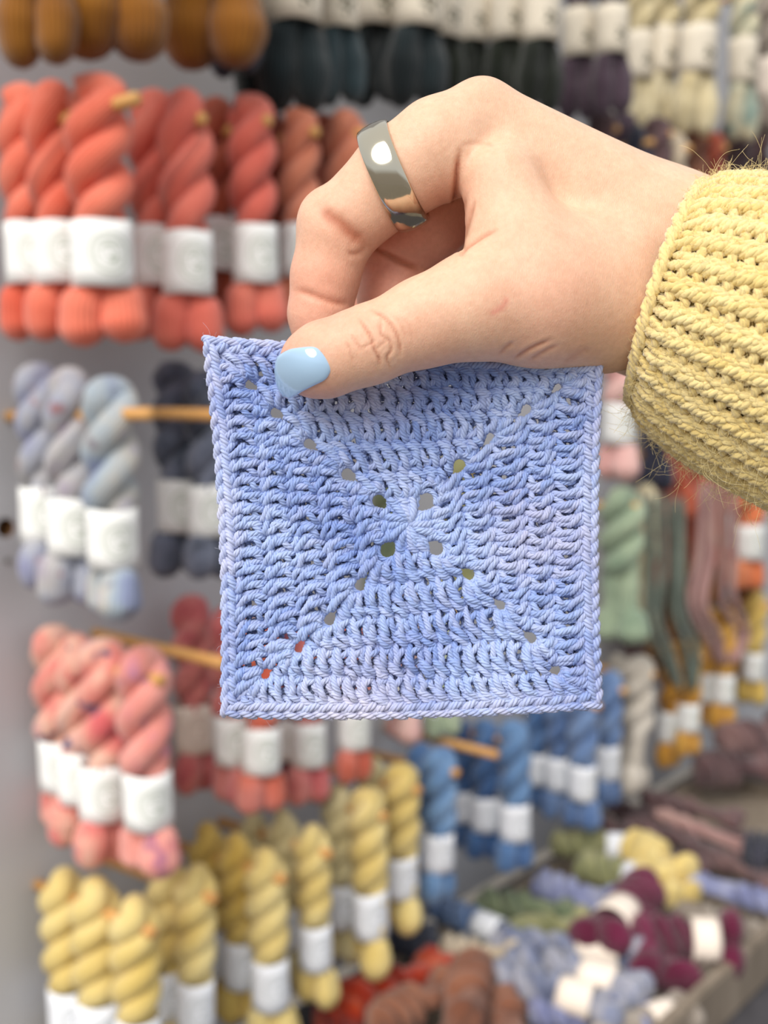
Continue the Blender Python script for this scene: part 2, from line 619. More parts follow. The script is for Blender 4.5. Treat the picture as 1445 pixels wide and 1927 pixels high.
# ------------------------------------------------------------------ skeins
def skein_meshes(seed, turns=3.6, fat=1.0, band=(0.52, 0.77), tuft=1.0):
    """one twisted hank, 0.25 m long, top of the loop at z = 0; and its paper band"""
    r = np.random.default_rng(seed)
    L = 0.25
    M = 74
    z = np.linspace(-0.012, -L + 0.0005, M)
    f = -z / L
    bm_ = 0.5 * (band[0] + band[1])
    hb = 0.5 * (band[1] - band[0])
    upper = f < band[0]
    ang = -turns * math.pi * f / band[0] * np.where(upper, 1, 0) + np.where(upper, 0, -turns * math.pi - (f - band[0]) * 1.9)
    ang += r.uniform(0, 6.28) * 0 + seed * 0.9
    inb = np.clip(1.15 - 1.15 * (np.abs(f - bm_) / (hb + 0.055)) ** 6, 0, 1)
    offr = 0.0132 * fat * (1 - 0.25 * inb)
    rad = 0.0156 * fat * (1 - 0.12 * inb) * (1 + 0.04 * np.sin(f * 40 + seed))
    low = np.clip((f - band[1]) / (1 - band[1]), 0, 1)
    offr = offr + 0.0035 * tuft * np.sin(low * math.pi * 0.8)
    rad = rad * (1 + 0.38 * tuft * np.sin(low * math.pi * 0.85))
    rad = rad * np.where(low > 0.6, np.sqrt(np.maximum(0.0, 1 - ((low - 0.6) / 0.402) ** 2)), 1)
    top = np.clip(1 - f / 0.10, 0, 1)
    offr = offr * (1 - 0.25 * top)
    sx = 0.0012 * np.sin(f * 5 + seed)
    p1 = np.stack([np.cos(ang) * offr + sx, np.sin(ang) * offr, z], -1)
    p2 = np.stack([-np.cos(ang) * offr + sx, -np.sin(ang) * offr, z + r.uniform(-0.004, 0.004)], -1)
    na = 9
    th = np.linspace(0, math.pi, na)[1:-1]
    arch = np.stack([np.cos(th) * p1[0, 0] + 0 * th, np.cos(th) * p1[0, 1], -0.012 + np.sin(th) * 0.0 + 0 * th], -1)
    arch[:, 2] = p1[0, 2] + np.sin(th) * 0.006
    P = np.concatenate([p1[::-1], arch, p2], 0)[None]
    R = np.concatenate([rad[::-1], np.full(na - 2, rad[0] * 0.98), rad])[None]
    V, Q, uv = tubes(P, R, 14)
    uv = uv * np.array([8.0, 1.0])
    hank = mesh_np('yarn_hank_%d' % seed, V, Q, True, uv)
    # band: slightly squashed sleeve around both strands
    nb, nz = 28, 5
    zz = np.linspace(-L * band[0], -L * band[1], nz)
    a = np.linspace(0, 2 * math.pi, nb + 1)
    rb_ = (0.0132 * 0.75 + 0.0156 * 0.92) * fat * 1.12
    a_mid = -turns * math.pi - (bm_ - band[0]) * 1.9 + seed * 0.9
    cx = 0.0012 * np.sin(bm_ * 5 + seed)
    V, uv = [], []
    for sh in (0.0, -0.0006):
        for j, q in enumerate(zz):
            for k, t in enumerate(a):
                sq = 1 - 0.08 * abs(math.sin(t - a_mid))
                V.append((cx + (rb_ * sq + sh) * math.cos(t), (rb_ * sq + sh) * math.sin(t), q + 0.0008 * math.sin(3 * t + seed)))
                uv.append((k / nb, 1 - j / (nz - 1)))
    Q = []
    w = nb + 1
    for j in range(nz - 1):
        for k in range(nb):
            Q.append((j * w + k, j * w + k + 1, (j + 1) * w + k + 1, (j + 1) * w + k))
            o_ = nz * w
            Q.append((o_ + j * w + k, o_ + (j + 1) * w + k, o_ + (j + 1) * w + k + 1, o_ + j * w + k + 1))
    for k in range(nb):
        Q.append((k, nz * w + k, nz * w + k + 1, k + 1))
        e_ = (nz - 1) * w
        Q.append((e_ + k, e_ + k + 1, nz * w + e_ + k + 1, nz * w + e_ + k))
    bandm = mesh_np('paper_band_%d' % seed, np.array(V), np.array(Q), True, np.array(uv))
    return hank, bandm


SHAPES = [skein_meshes(i, turns=t, fat=f_, tuft=u) for i, (t, f_, u) in enumerate(
    [(2.7, 1.10, 1.0), (3.0, 1.03, 1.0), (2.6, 1.08, 1.2), (3.7, 1.0, 0.9), (3.3, 1.05, 1.1), (2.9, 1.05, 0.9)])]
SHAPES += [skein_meshes(6, turns=2.4, fat=1.05, tuft=0.8, band=(0.40, 0.66)), skein_meshes(7, turns=2.7, fat=1.0, tuft=1.0, band=(0.40, 0.66))]

B_seal = band_mat('band_seal', (246, 246, 244), (196, 202, 190), 'seal')
B_wreath = band_mat('band_wreath', (228, 218, 200), (86, 82, 66), 'wreath')
B_cool = band_mat('band_cool', (240, 242, 248), (206, 210, 212), 'seal')
B_warm = band_mat('band_warm', (246, 232, 218), (214, 196, 182), 'seal')

YM = {
    'coral': yarn_mat('wool_coral', [(230, 102, 76), (242, 124, 98), (248, 142, 116)]),
    'coral_pink': yarn_mat('wool_coral_pink', [(220, 100, 84), (236, 120, 102), (244, 140, 118)]),
    'rust_coral': yarn_mat('wool_rust_coral', [(146, 62, 40), (178, 84, 58), (194, 104, 76)]),
    'salmon': yarn_mat('wool_salmon', [(206, 116, 86), (226, 138, 106), (234, 154, 124)]),
    'mustard': yarn_mat('wool_mustard', [(108, 62, 8), (138, 84, 12), (160, 102, 22)]),
    'dark_teal': yarn_mat('wool_dark_teal', [(7, 16, 18), (13, 27, 31), (22, 40, 45)]),
    'slate_teal': yarn_mat('wool_slate_teal', [(36, 54, 60), (52, 72, 78), (70, 90, 94)]),
    'forest': yarn_mat('wool_forest', [(10, 16, 7), (18, 26, 13), (30, 38, 21)]),
    'plum_grey': yarn_mat('wool_plum_grey', [(62, 46, 58), (80, 62, 76), (98, 80, 92)]),
    'cream_speckle': yarn_mat('wool_cream_speckle', [(206, 188, 142), (228, 214, 176), (238, 228, 200)], spots=(120, 116, 92)),
    'cream_teal': yarn_mat('wool_cream_teal', [(196, 180, 140), (226, 214, 180), (150, 170, 158)], spots=(92, 136, 136)),
    'grey_lilac': yarn_mat('wool_grey_lilac', [(150, 152, 186), (172, 176, 192), (190, 186, 186), (166, 150, 178)], 18, spots=(168, 128, 132)),
    'grey_blue': yarn_mat('wool_grey_blue', [(146, 156, 190), (170, 184, 196), (196, 192, 184), (160, 156, 192)], 18, spots=(132, 124, 140)),
    'storm': yarn_mat('wool_storm', [(58, 62, 76), (86, 94, 112), (124, 130, 150), (70, 76, 90)], 18),
    'pink_mix': yarn_mat('wool_pink_mix', [(222, 106, 108), (240, 152, 138), (244, 196, 174), (210, 136, 156)], 20, spots=(84, 88, 128)),
    'pink_orchid': yarn_mat('wool_pink_orchid', [(222, 128, 134), (240, 164, 152), (236, 148, 136), (206, 138, 168)], 20, spots=(188, 120, 140)),
    'rose': yarn_mat('wool_rose', [(186, 82, 90), (214, 112, 112), (226, 140, 132), (198, 96, 104)], 18),
    'plum': yarn_mat('wool_plum', [(110, 44, 72), (138, 62, 90), (160, 84, 108)]),
    'orange_rose': yarn_mat('wool_orange_rose', [(206, 84, 56), (222, 118, 96), (230, 140, 128)], 18),
    'yellow': yarn_mat('wool_yellow', [(222, 192, 108), (236, 210, 134), (244, 224, 158)]),
    'yellow_deep': yarn_mat('wool_yellow_deep', [(204, 166, 70), (222, 190, 100), (234, 206, 124)]),
    'yellow_pale': yarn_mat('wool_yellow_pale', [(208, 192, 138), (224, 210, 160), (232, 222, 180)]),
    'blue': yarn_mat('wool_blue', [(74, 108, 160), (104, 142, 188), (140, 172, 208)]),
    'blue_deep': yarn_mat('wool_blue_deep', [(50, 82, 132), (70, 108, 160), (98, 134, 182)]),
    'blue_grey': yarn_mat('wool_blue_grey', [(84, 112, 160), (112, 140, 186), (142, 166, 204)]),
    'white_grey': yarn_mat('wool_white_grey', [(176, 168, 156), (214, 204, 190), (228, 220, 208)]),
    'sage': yarn_mat('wool_sage', [(134, 154, 130), (172, 188, 158), (200, 208, 180)], 16),
    'sage_dark': yarn_mat('wool_sage_dark', [(88, 100, 90), (114, 126, 114), (136, 146, 132)]),
    'mauve': yarn_mat('wool_mauve', [(166, 124, 122), (194, 150, 144), (208, 170, 160)]),
    'blush': yarn_mat('wool_blush', [(226, 164, 160), (238, 186, 180), (244, 204, 194)]),
    'orange': yarn_mat('wool_orange', [(214, 108, 62), (232, 132, 84), (240, 154, 110)]),
    'gold': yarn_mat('wool_gold', [(196, 134, 40), (218, 160, 64), (230, 182, 96)]),
    'gold_pale': yarn_mat('wool_gold_pale', [(206, 170, 80), (222, 190, 104), (232, 206, 130)]),
    'wine': yarn_mat('wool_wine', [(78, 12, 40), (100, 20, 56), (122, 36, 74)]),
    'periwinkle': yarn_mat('wool_periwinkle', [(108, 114, 158), (142, 148, 188), (180, 182, 204)], 22),
    'steel': yarn_mat('wool_steel', [(92, 100, 130), (128, 136, 164), (172, 172, 184), (112, 118, 146)], 24),
    'olive': yarn_mat('wool_olive', [(120, 124, 84), (156, 156, 108), (178, 172, 128)], 20),
    'moss': yarn_mat('wool_moss', [(84, 100, 78), (116, 128, 96), (140, 146, 110)], 20),
    'taupe': yarn_mat('wool_taupe', [(130, 118, 108), (168, 156, 144), (190, 180, 170)], 22),
    'oat': yarn_mat('wool_oat', [(196, 174, 146), (216, 198, 172), (226, 212, 190)]),
    'ember': yarn_mat('wool_ember', [(96, 18, 8), (172, 46, 12), (208, 84, 20)], 24),
    'brown': yarn_mat('wool_brown', [(112, 66, 46), (144, 92, 68), (160, 110, 86)]),
    'midnight': yarn_mat('wool_midnight', [(28, 30, 46), (44, 46, 66), (62, 60, 84)]),
    'dusk': yarn_mat('wool_dusk', [(70, 50, 54), (108, 80, 82), (138, 106, 102)], 16),
    'navy_slate': yarn_mat('wool_navy_slate', [(44, 48, 62), (66, 72, 90), (92, 98, 116)], 18),
}
COUNT = [0]


def skein(label, colour, P_top, H, group, fat=1.0, yaw=None, band='seal', shape=None, lean=0.0, rot=None, cat='skein', bandmat=None):
    """a skein whose loop tops out at P_top and that is H metres long"""
    COUNT[0] += 1
    i = COUNT[0] % 6 if shape is None else shape
    hank, bd = SHAPES[i]
    root = link('yarn_skein', None, loc=P_top)
    tag(root, label, cat, group)
    s = H / 0.25
    root.scale = (s * fat, s * fat, s)
    if rot is None:
        yaw = random.uniform(-0.35, 0.35) if yaw is None else yaw
        root.rotation_euler = (0, lean, yaw)
    else:
        root.rotation_euler = rot
    o = link('yarn_hank', hank, None, root)
    if len(hank.materials) == 0:
        hank.materials.append(None)
    o.material_slots[0].link = 'OBJECT'
    o.material_slots[0].material = YM[colour]
    if band:
        bo = link('paper_band', bd, None, root)
        if len(bd.materials) == 0:
            bd.materials.append(None)
        bo.material_slots[0].link = 'OBJECT'
        bo.material_slots[0].material = {'seal': B_seal, 'wreath': B_wreath, 'cool': B_cool, 'warm': B_warm}[band]
        # turn the printed emblem towards the open front of the stall
        bo.rotation_euler = (0, 0, math.radians(-62) - (root.rotation_euler.z if rot is None else 0) + math.pi)
    return root


def dowel(P_tip, P_wall, label, r=0.0062):
    L = float(np.linalg.norm(P_tip - P_wall))
    n = 14
    V, Q = [], []
    prof = [(0, 0.0), (r, 0.0), (r, L - 0.0015), (r - 0.0012, L), (0, L)]
    for (q, zz) in prof:
        for k in range(n):
            a = 2 * math.pi * k / n
            V.append((q * math.cos(a), q * math.sin(a), zz))
    for j in range(len(prof) - 1):
        for k in range(n):
            Q.append((j * n + k, j * n + (k + 1) % n, (j + 1) * n + (k + 1) % n, (j + 1) * n + k))
    me = mesh_np('dowel_peg', np.array(V), np.array(Q), False)
    o = link('dowel_peg', me, M_peg, loc=P_wall)
    o.rotation_euler = Vector(P_tip - P_wall).to_track_quat('Z', 'Y').to_euler()
    tag(o, label, 'peg', 'wooden pegs holding the skeins')
    return o


def peg_of_skeins(group, peg_label, front_off, entries, band='seal', peg=True, peg_drop=26, over=0.03):
    """entries: front skein first: (label, colour, px, py_top, py_bottom, fat[, band])"""
    F0 = None
    for n, en in enumerate(entries):
        lab, colr, px, yt, yb, fat = en[:6]
        bnd = en[6] if len(en) > 6 else band
        pm = 0.5 * (yt + yb)
        if n == 0:
            P = on_wall(px, pm, front_off)
            F0 = P
        else:
            P = on_tangent(px, pm, F0)
            off = (P - W0) @ WN
            if off < 0.032 or off > front_off - 0.028 * n:
                P = on_wall(px, pm, min(max(off, 0.034), max(0.034, front_off - 0.04 * n)))
        d = (P - CAM) @ AF
        top = P + np.array([0, 0, 1.0]) * (pm - yt) / F * d
        H = (yb - yt) / F * d
        skein(lab, colr, top, H, group, fat, band=bnd, lean=random.uniform(-0.03, 0.03), shape=random.choice((6, 7)) if bnd == 'wreath' else random.choice((3, 3, 4)) if 'yellow' in colr else random.choice((0, 1, 2, 5)))
        if n == 0:
            ptop = top
    if peg:
        dd = (F0 - CAM) @ AF
        base = ptop - np.array([0, 0, 1]) * peg_drop / 1000.0
        off = (base - W0) @ WN
        dowel(base + WN * over + np.array([0, 0, 0.004]), base - WN * off - np.array([0, 0, 0.004]), peg_label)


ROWS = [
    # group, peg label, offset of the front skein, [(label, colour, px, top, bottom, fat)], options
    ('coral skeins on the upper row', 'peg tip poking out of the fat coral skein at upper left', 0.17, [
        ('fat bright coral skein, frontmost on the first upper peg, widest white band', 'coral', 186, 165, 652, 1.12),
        ('coral skein half hidden just behind the fat front coral skein', 'coral', 103, 180, 640, 0.95),
        ('coral skein at the far left edge, nearest the board on its peg', 'coral', 46, 182, 640, 0.92)], {'over': 0.06}),
    ('coral skeins on the upper row', 'short peg tip on top of the second coral bunch', 0.16, [
        ('pinkish coral skein, front one of the second coral bunch', 'coral_pink', 350, 195, 660, 0.9),
        ('pinkish coral skein tucked left behind the second coral bunch front', 'coral_pink', 292, 195, 640, 0.88)], {}),
    ('coral skeins on the upper row', 'peg tip over the third coral bunch left of the hand', 0.16, [
        ('coral skein just above the upper left corner of the crochet square', 'coral_pink', 472, 200, 632, 0.92),
        ('dark rust coral skein in shade between two brighter coral skeins', 'rust_coral', 408, 206, 600, 0.85)], {}),
    ('coral skeins on the upper row', 'peg tip between the salmon skeins left of the ring', 0.15, [
        ('pale salmon skein directly left of the index finger', 'salmon', 562, 222, 610, 0.88),
        ('rust skein mostly hidden behind the pale salmon skein', 'rust_coral', 512, 230, 610, 0.8)], {}),
    ('coral skeins on the upper row', 'peg hidden behind the index finger beside the ring', 0.14, [
        ('salmon skein peeping out between index finger and ring', 'salmon', 652, 226, 600, 0.95),
        ('dark rust skein deep behind the ring', 'rust_coral', 606, 236, 600, 0.8)], {}),
    ('blue grey skeins on the middle row', 'short peg tip on the front blue grey skein at left', 0.17, [
        ('light blue grey skein, frontmost of three at middle left, brightest band', 'grey_blue', 212, 725, 1168, 1.0),
        ('grey blue skein in the middle of the three at middle left', 'grey_lilac', 138, 710, 1142, 0.95),
        ('lilac grey skein, left of the three at middle left', 'grey_lilac', 78, 700, 1112, 0.9)], {'over': 0.06, 'peg_drop': 30}),
    ('dark stormy skeins on the middle row', 'long bare peg running right from the blue grey skeins to the square', 0.13, [
        ('stormy grey skein beside the left edge of the square, white band', 'storm', 392, 712, 1095, 0.95),
        ('darkest stormy skein with a shaded beige looking band', 'storm', 330, 695, 1090, 0.95)], {'peg': False}),
    ('pink skeins on the fourth row', 'peg hidden in the speckled pink bunch', 0.17, [
        ('pale pink and peach speckled skein, frontmost of the pink bunch, lowest band', 'pink_orchid', 272, 1226, 1652, 1.0),
        ('speckled pink skein with a navy patch, second in the pink bunch', 'pink_mix', 200, 1212, 1640, 0.95),
        ('pink skein mostly hidden between its speckled neighbours', 'pink_mix', 152, 1204, 1600, 0.85),
        ('coral pink skein with a navy tail, left end of the pink bunch', 'pink_mix', 106, 1186, 1572, 0.92)], {}),
    ('rose skeins on the fourth row', 'bare peg pointing right between the pink bunch and the square', 0.16, [
        ('rose skein with white band just below the lower left corner of the square', 'orange_rose', 490, 1180, 1535, 0.88, 'seal'),
        ('rose skein left beside the one below the corner of the square', 'rose', 430, 1150, 1520, 0.86),
        ('dark rose skein in shade with a dull band behind the pink bunch', 'rose', 362, 1130, 1500, 0.85, 'warm')], {'peg': False}),
    ('rose skeins on the fourth row', 'peg hidden behind the lower edge of the square', 0.12, [
        ('dusty rose skein below the square with a crooked pink tail', 'rose', 578, 1180, 1518, 0.85),
        ('plum skein peeking out above the bare peg at left', 'plum', 545, 1185, 1500, 0.8)], {}),
    ('rose skeins on the fourth row', 'peg hidden behind the square above the orange tail', 0.13, [
        ('orange rose skein with only its tail showing under the square', 'orange_rose', 668, 1170, 1480, 0.9),
        ('salmon pink skein, tail tip showing under the square centre', 'blush', 758, 1120, 1400, 0.95),
        ], {}),
    ('yellow skeins on the lowest row', 'peg tip poking out of the nearest yellow skein', 0.17, [
        ('pale yellow skein, frontmost of the three at the bottom left corner', 'yellow', 258, 1690, 2110, 1.0, 'cool'),
        ('pale yellow skein, middle of the three at the bottom left corner', 'yellow', 185, 1655, 2080, 1.0, 'cool'),
        ('pale yellow skein, leftmost of the bottom row', 'yellow', 125, 1638, 2050, 0.98, 'cool')], {}),
    ('yellow skeins on the lowest row', 'peg tip on the second yellow bunch', 0.16, [
        ('yellow skein, front of the second yellow bunch along the bottom', 'yellow', 372, 1632, 2030, 0.9, 'cool'),
        ('deep yellow skein behind the second yellow bunch front', 'yellow', 318, 1618, 2000, 0.9, 'cool'),], {}),
    ('yellow skeins on the lowest row', 'peg tip on the third yellow bunch', 0.16, [
        ('yellow skein, front of the third yellow bunch, plump round twist', 'yellow', 502, 1600, 1985, 0.92, 'cool'),
        ('golden yellow skein behind the third yellow bunch front', 'yellow_deep', 448, 1572, 1940, 0.88, 'cool'),
        ('golden yellow skein at the back of the third yellow bunch', 'yellow_deep', 394, 1552, 1920, 0.88, 'cool')], {}),
    ('yellow skeins on the lowest row', 'peg tip on the fourth yellow bunch', 0.16, [
        ('yellow skein, front of the fourth yellow bunch, band near the rust heap', 'yellow', 588, 1556, 1900, 0.9, 'cool'),
        ('dull yellow skein behind the fourth yellow bunch front', 'yellow_pale', 534, 1528, 1860, 0.88, 'cool'),
        ('shaded yellow skein at the back of the fourth yellow bunch', 'yellow_pale', 478, 1530, 1850, 0.85, 'cool')], {}),
    ('yellow skeins on the lowest row', 'peg tip on the fifth yellow bunch', 0.16, [
        ('yellow skein, front of the fifth yellow bunch', 'yellow', 692, 1488, 1842, 0.92, 'cool'),
        ('dull yellow skein behind the fifth yellow bunch front', 'yellow_pale', 640, 1480, 1820, 0.9, 'cool')], {}),
    ('yellow skeins on the lowest row', 'peg tip on the last yellow skein beside the blue ones', 0.15, [
        ('last yellow skein of the row, right beside the blue skeins', 'yellow', 756, 1442, 1758, 0.95, 'cool'),
        ('dull yellow skein behind the last yellow skein', 'yellow_pale', 704, 1430, 1740, 0.85, 'cool')], {}),
    ('blue skeins on the lowest row', 'orange peg tip on the first blue skein', 0.15, [
        ('mid blue skein, first of the blue ones, next to the yellow row', 'blue', 828, 1412, 1705, 0.95, 'cool'),
        ('dark blue skein deep behind the first blue skein', 'blue_deep', 790, 1404, 1660, 0.85, 'cool')], {}),
    ('blue skeins on the lowest row', 'peg tip on the second blue bunch', 0.15, [
        ('blue skein, front of the second blue bunch, tail hanging lowest', 'blue', 964, 1362, 1645, 0.9, 'cool'),
        ('deep blue skein, middle of the second blue bunch', 'blue_deep', 912, 1360, 1622, 0.88, 'cool'),
        ('deep blue skein, back of the second blue bunch with a shaded band', 'blue_deep', 868, 1362, 1600, 0.85, 'cool')], {'over': 0.02}),
    ('blue skeins on the lowest row', 'peg under the lower right corner of the square', 0.14, [
        ('greyish blue skein under the lower right corner of the square, low band', 'blue_grey', 1096, 1296, 1565, 0.9, 'cool'),
        ('greyish blue skein, second under the lower right corner of the square', 'blue_grey', 1046, 1290, 1545, 0.85, 'cool'),
        ('greyish blue skein with a shaded band, third under the square corner', 'blue_deep', 1006, 1290, 1530, 0.8, 'cool')], {}),
    ('blue skeins on the lowest row', 'peg of the last blue skein', 0.12, [
        ('last blue skein, right of the square corner, band set high', 'blue_grey', 1146, 1268, 1525, 0.8, 'cool')], {}),
    ('pale skeins right of the square', 'peg of the white grey skein', 0.13, [
        ('white and grey twisted skein without band right of the square corner', 'white_grey', 1200, 1240, 1500, 1.0, None),
        ('cream grey skein behind the white and grey twisted one', 'white_grey', 1160, 1236, 1480, 0.8, None)], {}),
    ('pale skeins right of the square', 'peg of the sage skein', 0.13, [
        ('sage green skein without band beside the right edge of the square', 'sage', 1168, 925, 1212, 1.2, None),
        ('cream speckled skein behind the sage green skein', 'cream_speckle', 1212, 922, 1215, 0.7, None)], {}),
    ('pale skeins right of the square', 'peg of the blush skein', 0.12, [
        ('blush pink skein in the gap between square and yellow sleeve', 'blush', 1172, 600, 905, 0.95)], {}),
    ('orange and gold skeins at right', 'peg of the orange skein', 0.12, [
        ('bright orange skein with white band at the right edge', 'orange', 1408, 850, 1112, 0.95),
        ('burnt orange skein behind, under the yellow sleeve', 'rust_coral', 1352, 830, 1090, 0.9, None)], {}),
    ('orange and gold skeins at right', 'peg of the rust skein under the sleeve', 0.05, [
        ('rust red skein in shade between the sage and mauve hanks', 'rust_coral', 1300, 800, 1080, 1.1, None)], {}),
    ('orange and gold skeins at right', 'peg of the shaded rust skein', 0.05, [
        ('shaded rust skein right behind the sage strands', 'rust_coral', 1240, 830, 1110, 1.0, None)], {}),
    ('orange and gold skeins at right', 'peg of the mustard skein', 0.12, [
        ('mustard yellow skein with white band at the right edge', 'gold_pale', 1420, 1116, 1328, 0.85)], {}),
    ('orange and gold skeins at right', 'peg of the golden skeins below the mauve hank', 0.12, [
        ('golden skein with white band below the mauve hank', 'gold', 1362, 1150, 1375, 0.85),
        ('golden skein left behind the one below the mauve hank', 'gold', 1332, 1150, 1372, 0.8)], {}),
    ('orange and gold skeins at right', 'peg of the golden skeins below the sage strands', 0.12, [
        ('golden skein with white band below the sage strands', 'gold', 1296, 1210, 1425, 0.85),
        ('golden skein left of the one below the sage strands, lowest tail', 'gold', 1264, 1214, 1450, 0.85)], {}),
    ('mustard skeins along the top', 'peg of the left mustard skein', 0.17, [
        ('dark mustard skein, left end of the top row, cut by the frame', 'mustard', 72, -350, 122, 1.1, 'wreath')], {}),
    ('mustard skeins along the top', 'peg of the middle mustard skein', 0.18, [
        ('dark mustard skein, middle of the three at the top', 'mustard', 222, -360, 112, 1.5, 'wreath')], {}),
    ('mustard skeins along the top', 'peg of the right mustard skein', 0.17, [
        ('dark mustard skein beside the first black green skein at the top', 'mustard', 398, -330, 122, 1.5, 'wreath'),
        ('blackish skein whose tail shows under the mustard skein', 'midnight', 440, -300, 140, 0.85, 'wreath'),], {}),
    ('dark green skeins along the top', 'peg of the first black green skein', 0.15, [
        ('black green skein at the top, first right of the mustard skeins', 'dark_teal', 556, -270, 205, 1.0, 'wreath'),
        ('black green skein pressed close to the mustard skeins', 'dark_teal', 500, -250, 195, 0.9, 'wreath')], {}),
    ('dark green skeins along the top', 'peg of the slate skein at the top', 0.13, [
        ('slate green skein between two black green ones, band hanging low', 'slate_teal', 632, -220, 195, 0.85, 'wreath')], {}),
    ('dark green skeins along the top', 'peg of the wide black green skein', 0.15, [
        ('wide black green skein above the index finger knuckle', 'dark_teal', 790, -230, 200, 1.0, 'wreath'),
        ('black green skein left of the wide one above the ring', 'dark_teal', 706, -230, 195, 0.9, 'wreath')], {}),
    ('dark green skeins along the top', 'peg of the hidden dark skein above the knuckle', 0.10, [
        ('dark olive skein squeezed behind above the knuckle, band edge showing', 'forest', 846, -180, 200, 0.75, 'wreath')], {}),
    ('dark green skeins along the top', 'peg of the forest green skeins', 0.14, [
        ('forest green skein, right of three above the hand', 'forest', 1022, -170, 205, 0.85, 'wreath'),
        ('forest green skein, middle of three above the hand', 'forest', 950, -165, 200, 0.8, 'wreath'),
        ('forest green skein, left of three above the hand', 'forest', 892, -160, 200, 0.75, 'wreath')], {}),
    ('plum and cream skeins along the top', 'peg of the plum grey skeins', 0.13, [
        ('plum grey skein with bow shaped tail, right one of the pair at the top', 'plum_grey', 1148, -120, 216, 0.85, 'wreath'),
        ('plum grey skein, left one of the pair at the top', 'plum_grey', 1088, -115, 222, 0.8, 'wreath')], {}),
    ('plum and cream skeins along the top', 'peg of the cream speckled skeins', 0.13, [
        ('cream speckled skein, second from the right at the top', 'cream_speckle', 1318, -80, 250, 0.9, 'wreath'),
        ('cream speckled skein, middle of the cream ones at the top', 'cream_speckle', 1250, -75, 250, 0.85, 'wreath'),
        ('cream speckled skein beside the plum grey pair', 'cream_speckle', 1200, -70, 262, 0.75, 'wreath')], {}),
    ('plum and cream skeins along the top', 'peg of the teal flecked skein', 0.12, [
        ('cream skein flecked with teal near the upper right corner', 'cream_teal', 1396, -50, 262, 0.75, 'wreath'),
        ], {}),
    ('plum and cream skeins along the top', 'peg at the upper right corner', 0.12, [
        ('grey taupe skein cut by the frame at the upper right corner', 'taupe', 1446, -40, 250, 0.8, 'warm')], {}),
    ('dark mixed skeins behind the wrist', 'peg of the midnight skein behind the wrist', 0.10, [
        ('midnight purple skein just above the wrist', 'midnight', 1196, 250, 520, 0.8, None)], {}),
    ('dark mixed skeins behind the wrist', 'peg of the oat skein behind the wrist', 0.10, [
        ('oat coloured skein above the wrist beside the sleeve fuzz', 'oat', 1268, 262, 520, 0.8, None)], {}),
    ('dark mixed skeins behind the wrist', 'peg of the rust brown skein behind the sleeve', 0.10, [
        ('brown rust skein behind the fuzz on the sleeve', 'rust_coral', 1336, 262, 520, 0.85, None),
        ('dusky brown skein behind the upper sleeve at the right edge', 'dusk', 1420, 255, 520, 0.9, None)], {}),
    ('dark mixed skeins behind the wrist', 'peg of the dusk skein behind the hand', 0.08, [
        ('dusky skein between the plum pair and the back of the hand', 'dusk', 1130, 225, 520, 0.8, None)], {}),
    ('dark mixed skeins behind the wrist', 'peg of the cocoa skein above the wrist', 0.09, [
        ('cocoa brown skein between midnight and oat ones above the wrist', 'dusk', 1232, 235, 500, 0.95, None),
        ('dark plum skein squeezed behind the cocoa one above the wrist', 'plum_grey', 1168, 228, 500, 0.95, None)], {}),
    ('dark mixed skeins behind the wrist', 'peg of the toffee skein above the sleeve', 0.09, [
        ('toffee coloured skein behind the top of the sleeve', 'brown', 1300, 240, 500, 0.95, None)], {}),
    ('dark mixed skeins behind the wrist', 'peg of the dark brown skein above the sleeve', 0.08, [
        ('dark brown skein behind the sleeve fuzz near the right edge', 'dusk', 1378, 238, 500, 1.0, None)], {}),
    ('orange and gold skeins at right', 'peg of the brown gold skeins deep at right', 0.05, [
        ('brown gold skein in shade between sage strands and mauve hank', 'mustard', 1318, 1000, 1260, 1.0, None),
        ('brown gold skein in shade behind the bend of the sage strands', 'mustard', 1262, 1010, 1270, 1.0, None)], {}),
    ('orange and gold skeins at right', 'peg of the brown gold skein at the right edge', 0.05, [
        ('brown gold skein in shade behind the mustard yellow one', 'mustard', 1400, 1050, 1300, 1.1, None)], {}),
    ('orange and gold skeins at right', 'peg of the umber skein beside the square', 0.04, [
        ('umber skein in shade between the sage and white grey skeins', 'dusk', 1190, 1090, 1330, 1.2, None)], {}),
    ('orange and gold skeins at right', 'peg of the brick red skein under the sleeve', 0.06, [
        ('brick red skein under the sleeve right of the midnight one', 'rust_coral', 1272, 700, 985, 1.0, None)], {}),
    ('green skeins behind the square', 'peg behind the centre of the square', 0.12, [
        ('moss green skein seen through the holes round the square centre', 'moss', 735, 820, 1130, 1.0, None),
        ], {}),
    ('green skeins behind the square', 'peg behind the square right of its centre', 0.12, [
        ('olive skein seen through the holes right of the square centre', 'olive', 862, 850, 1160, 1.0, None)], {}),
    ('green skeins behind the square', 'peg of the pale green skein under the square', 0.11, [
        ('pale green skein, tail tip showing under the square beside the pink one', 'sage', 830, 1120, 1395, 0.85, None)], {}),
    ('dark mixed skeins behind the wrist', 'peg of the midnight skein under the sleeve', 0.06, [
        ('midnight skein peeking out under the sleeve corner', 'midnight', 1232, 660, 925, 0.8, None)], {}),
    ]
for (grp, pl, off, ents, opt) in ROWS:
    peg_of_skeins(grp, pl, off, ents, **opt)

for (tx, ty, toff, lab) in ((408, 781, 0.20, 'long bare peg running right from the blue grey skeins to the square'),
                            (424, 1249, 0.215, 'bare peg pointing right between the pink bunch and the square'),
                            (936, 1421, 0.20, 'bare reddish peg slanting between the first and second blue bunch')):
    Pt = on_wall(tx, ty, toff)
    dowel(Pt, Pt - WN * toff, lab)


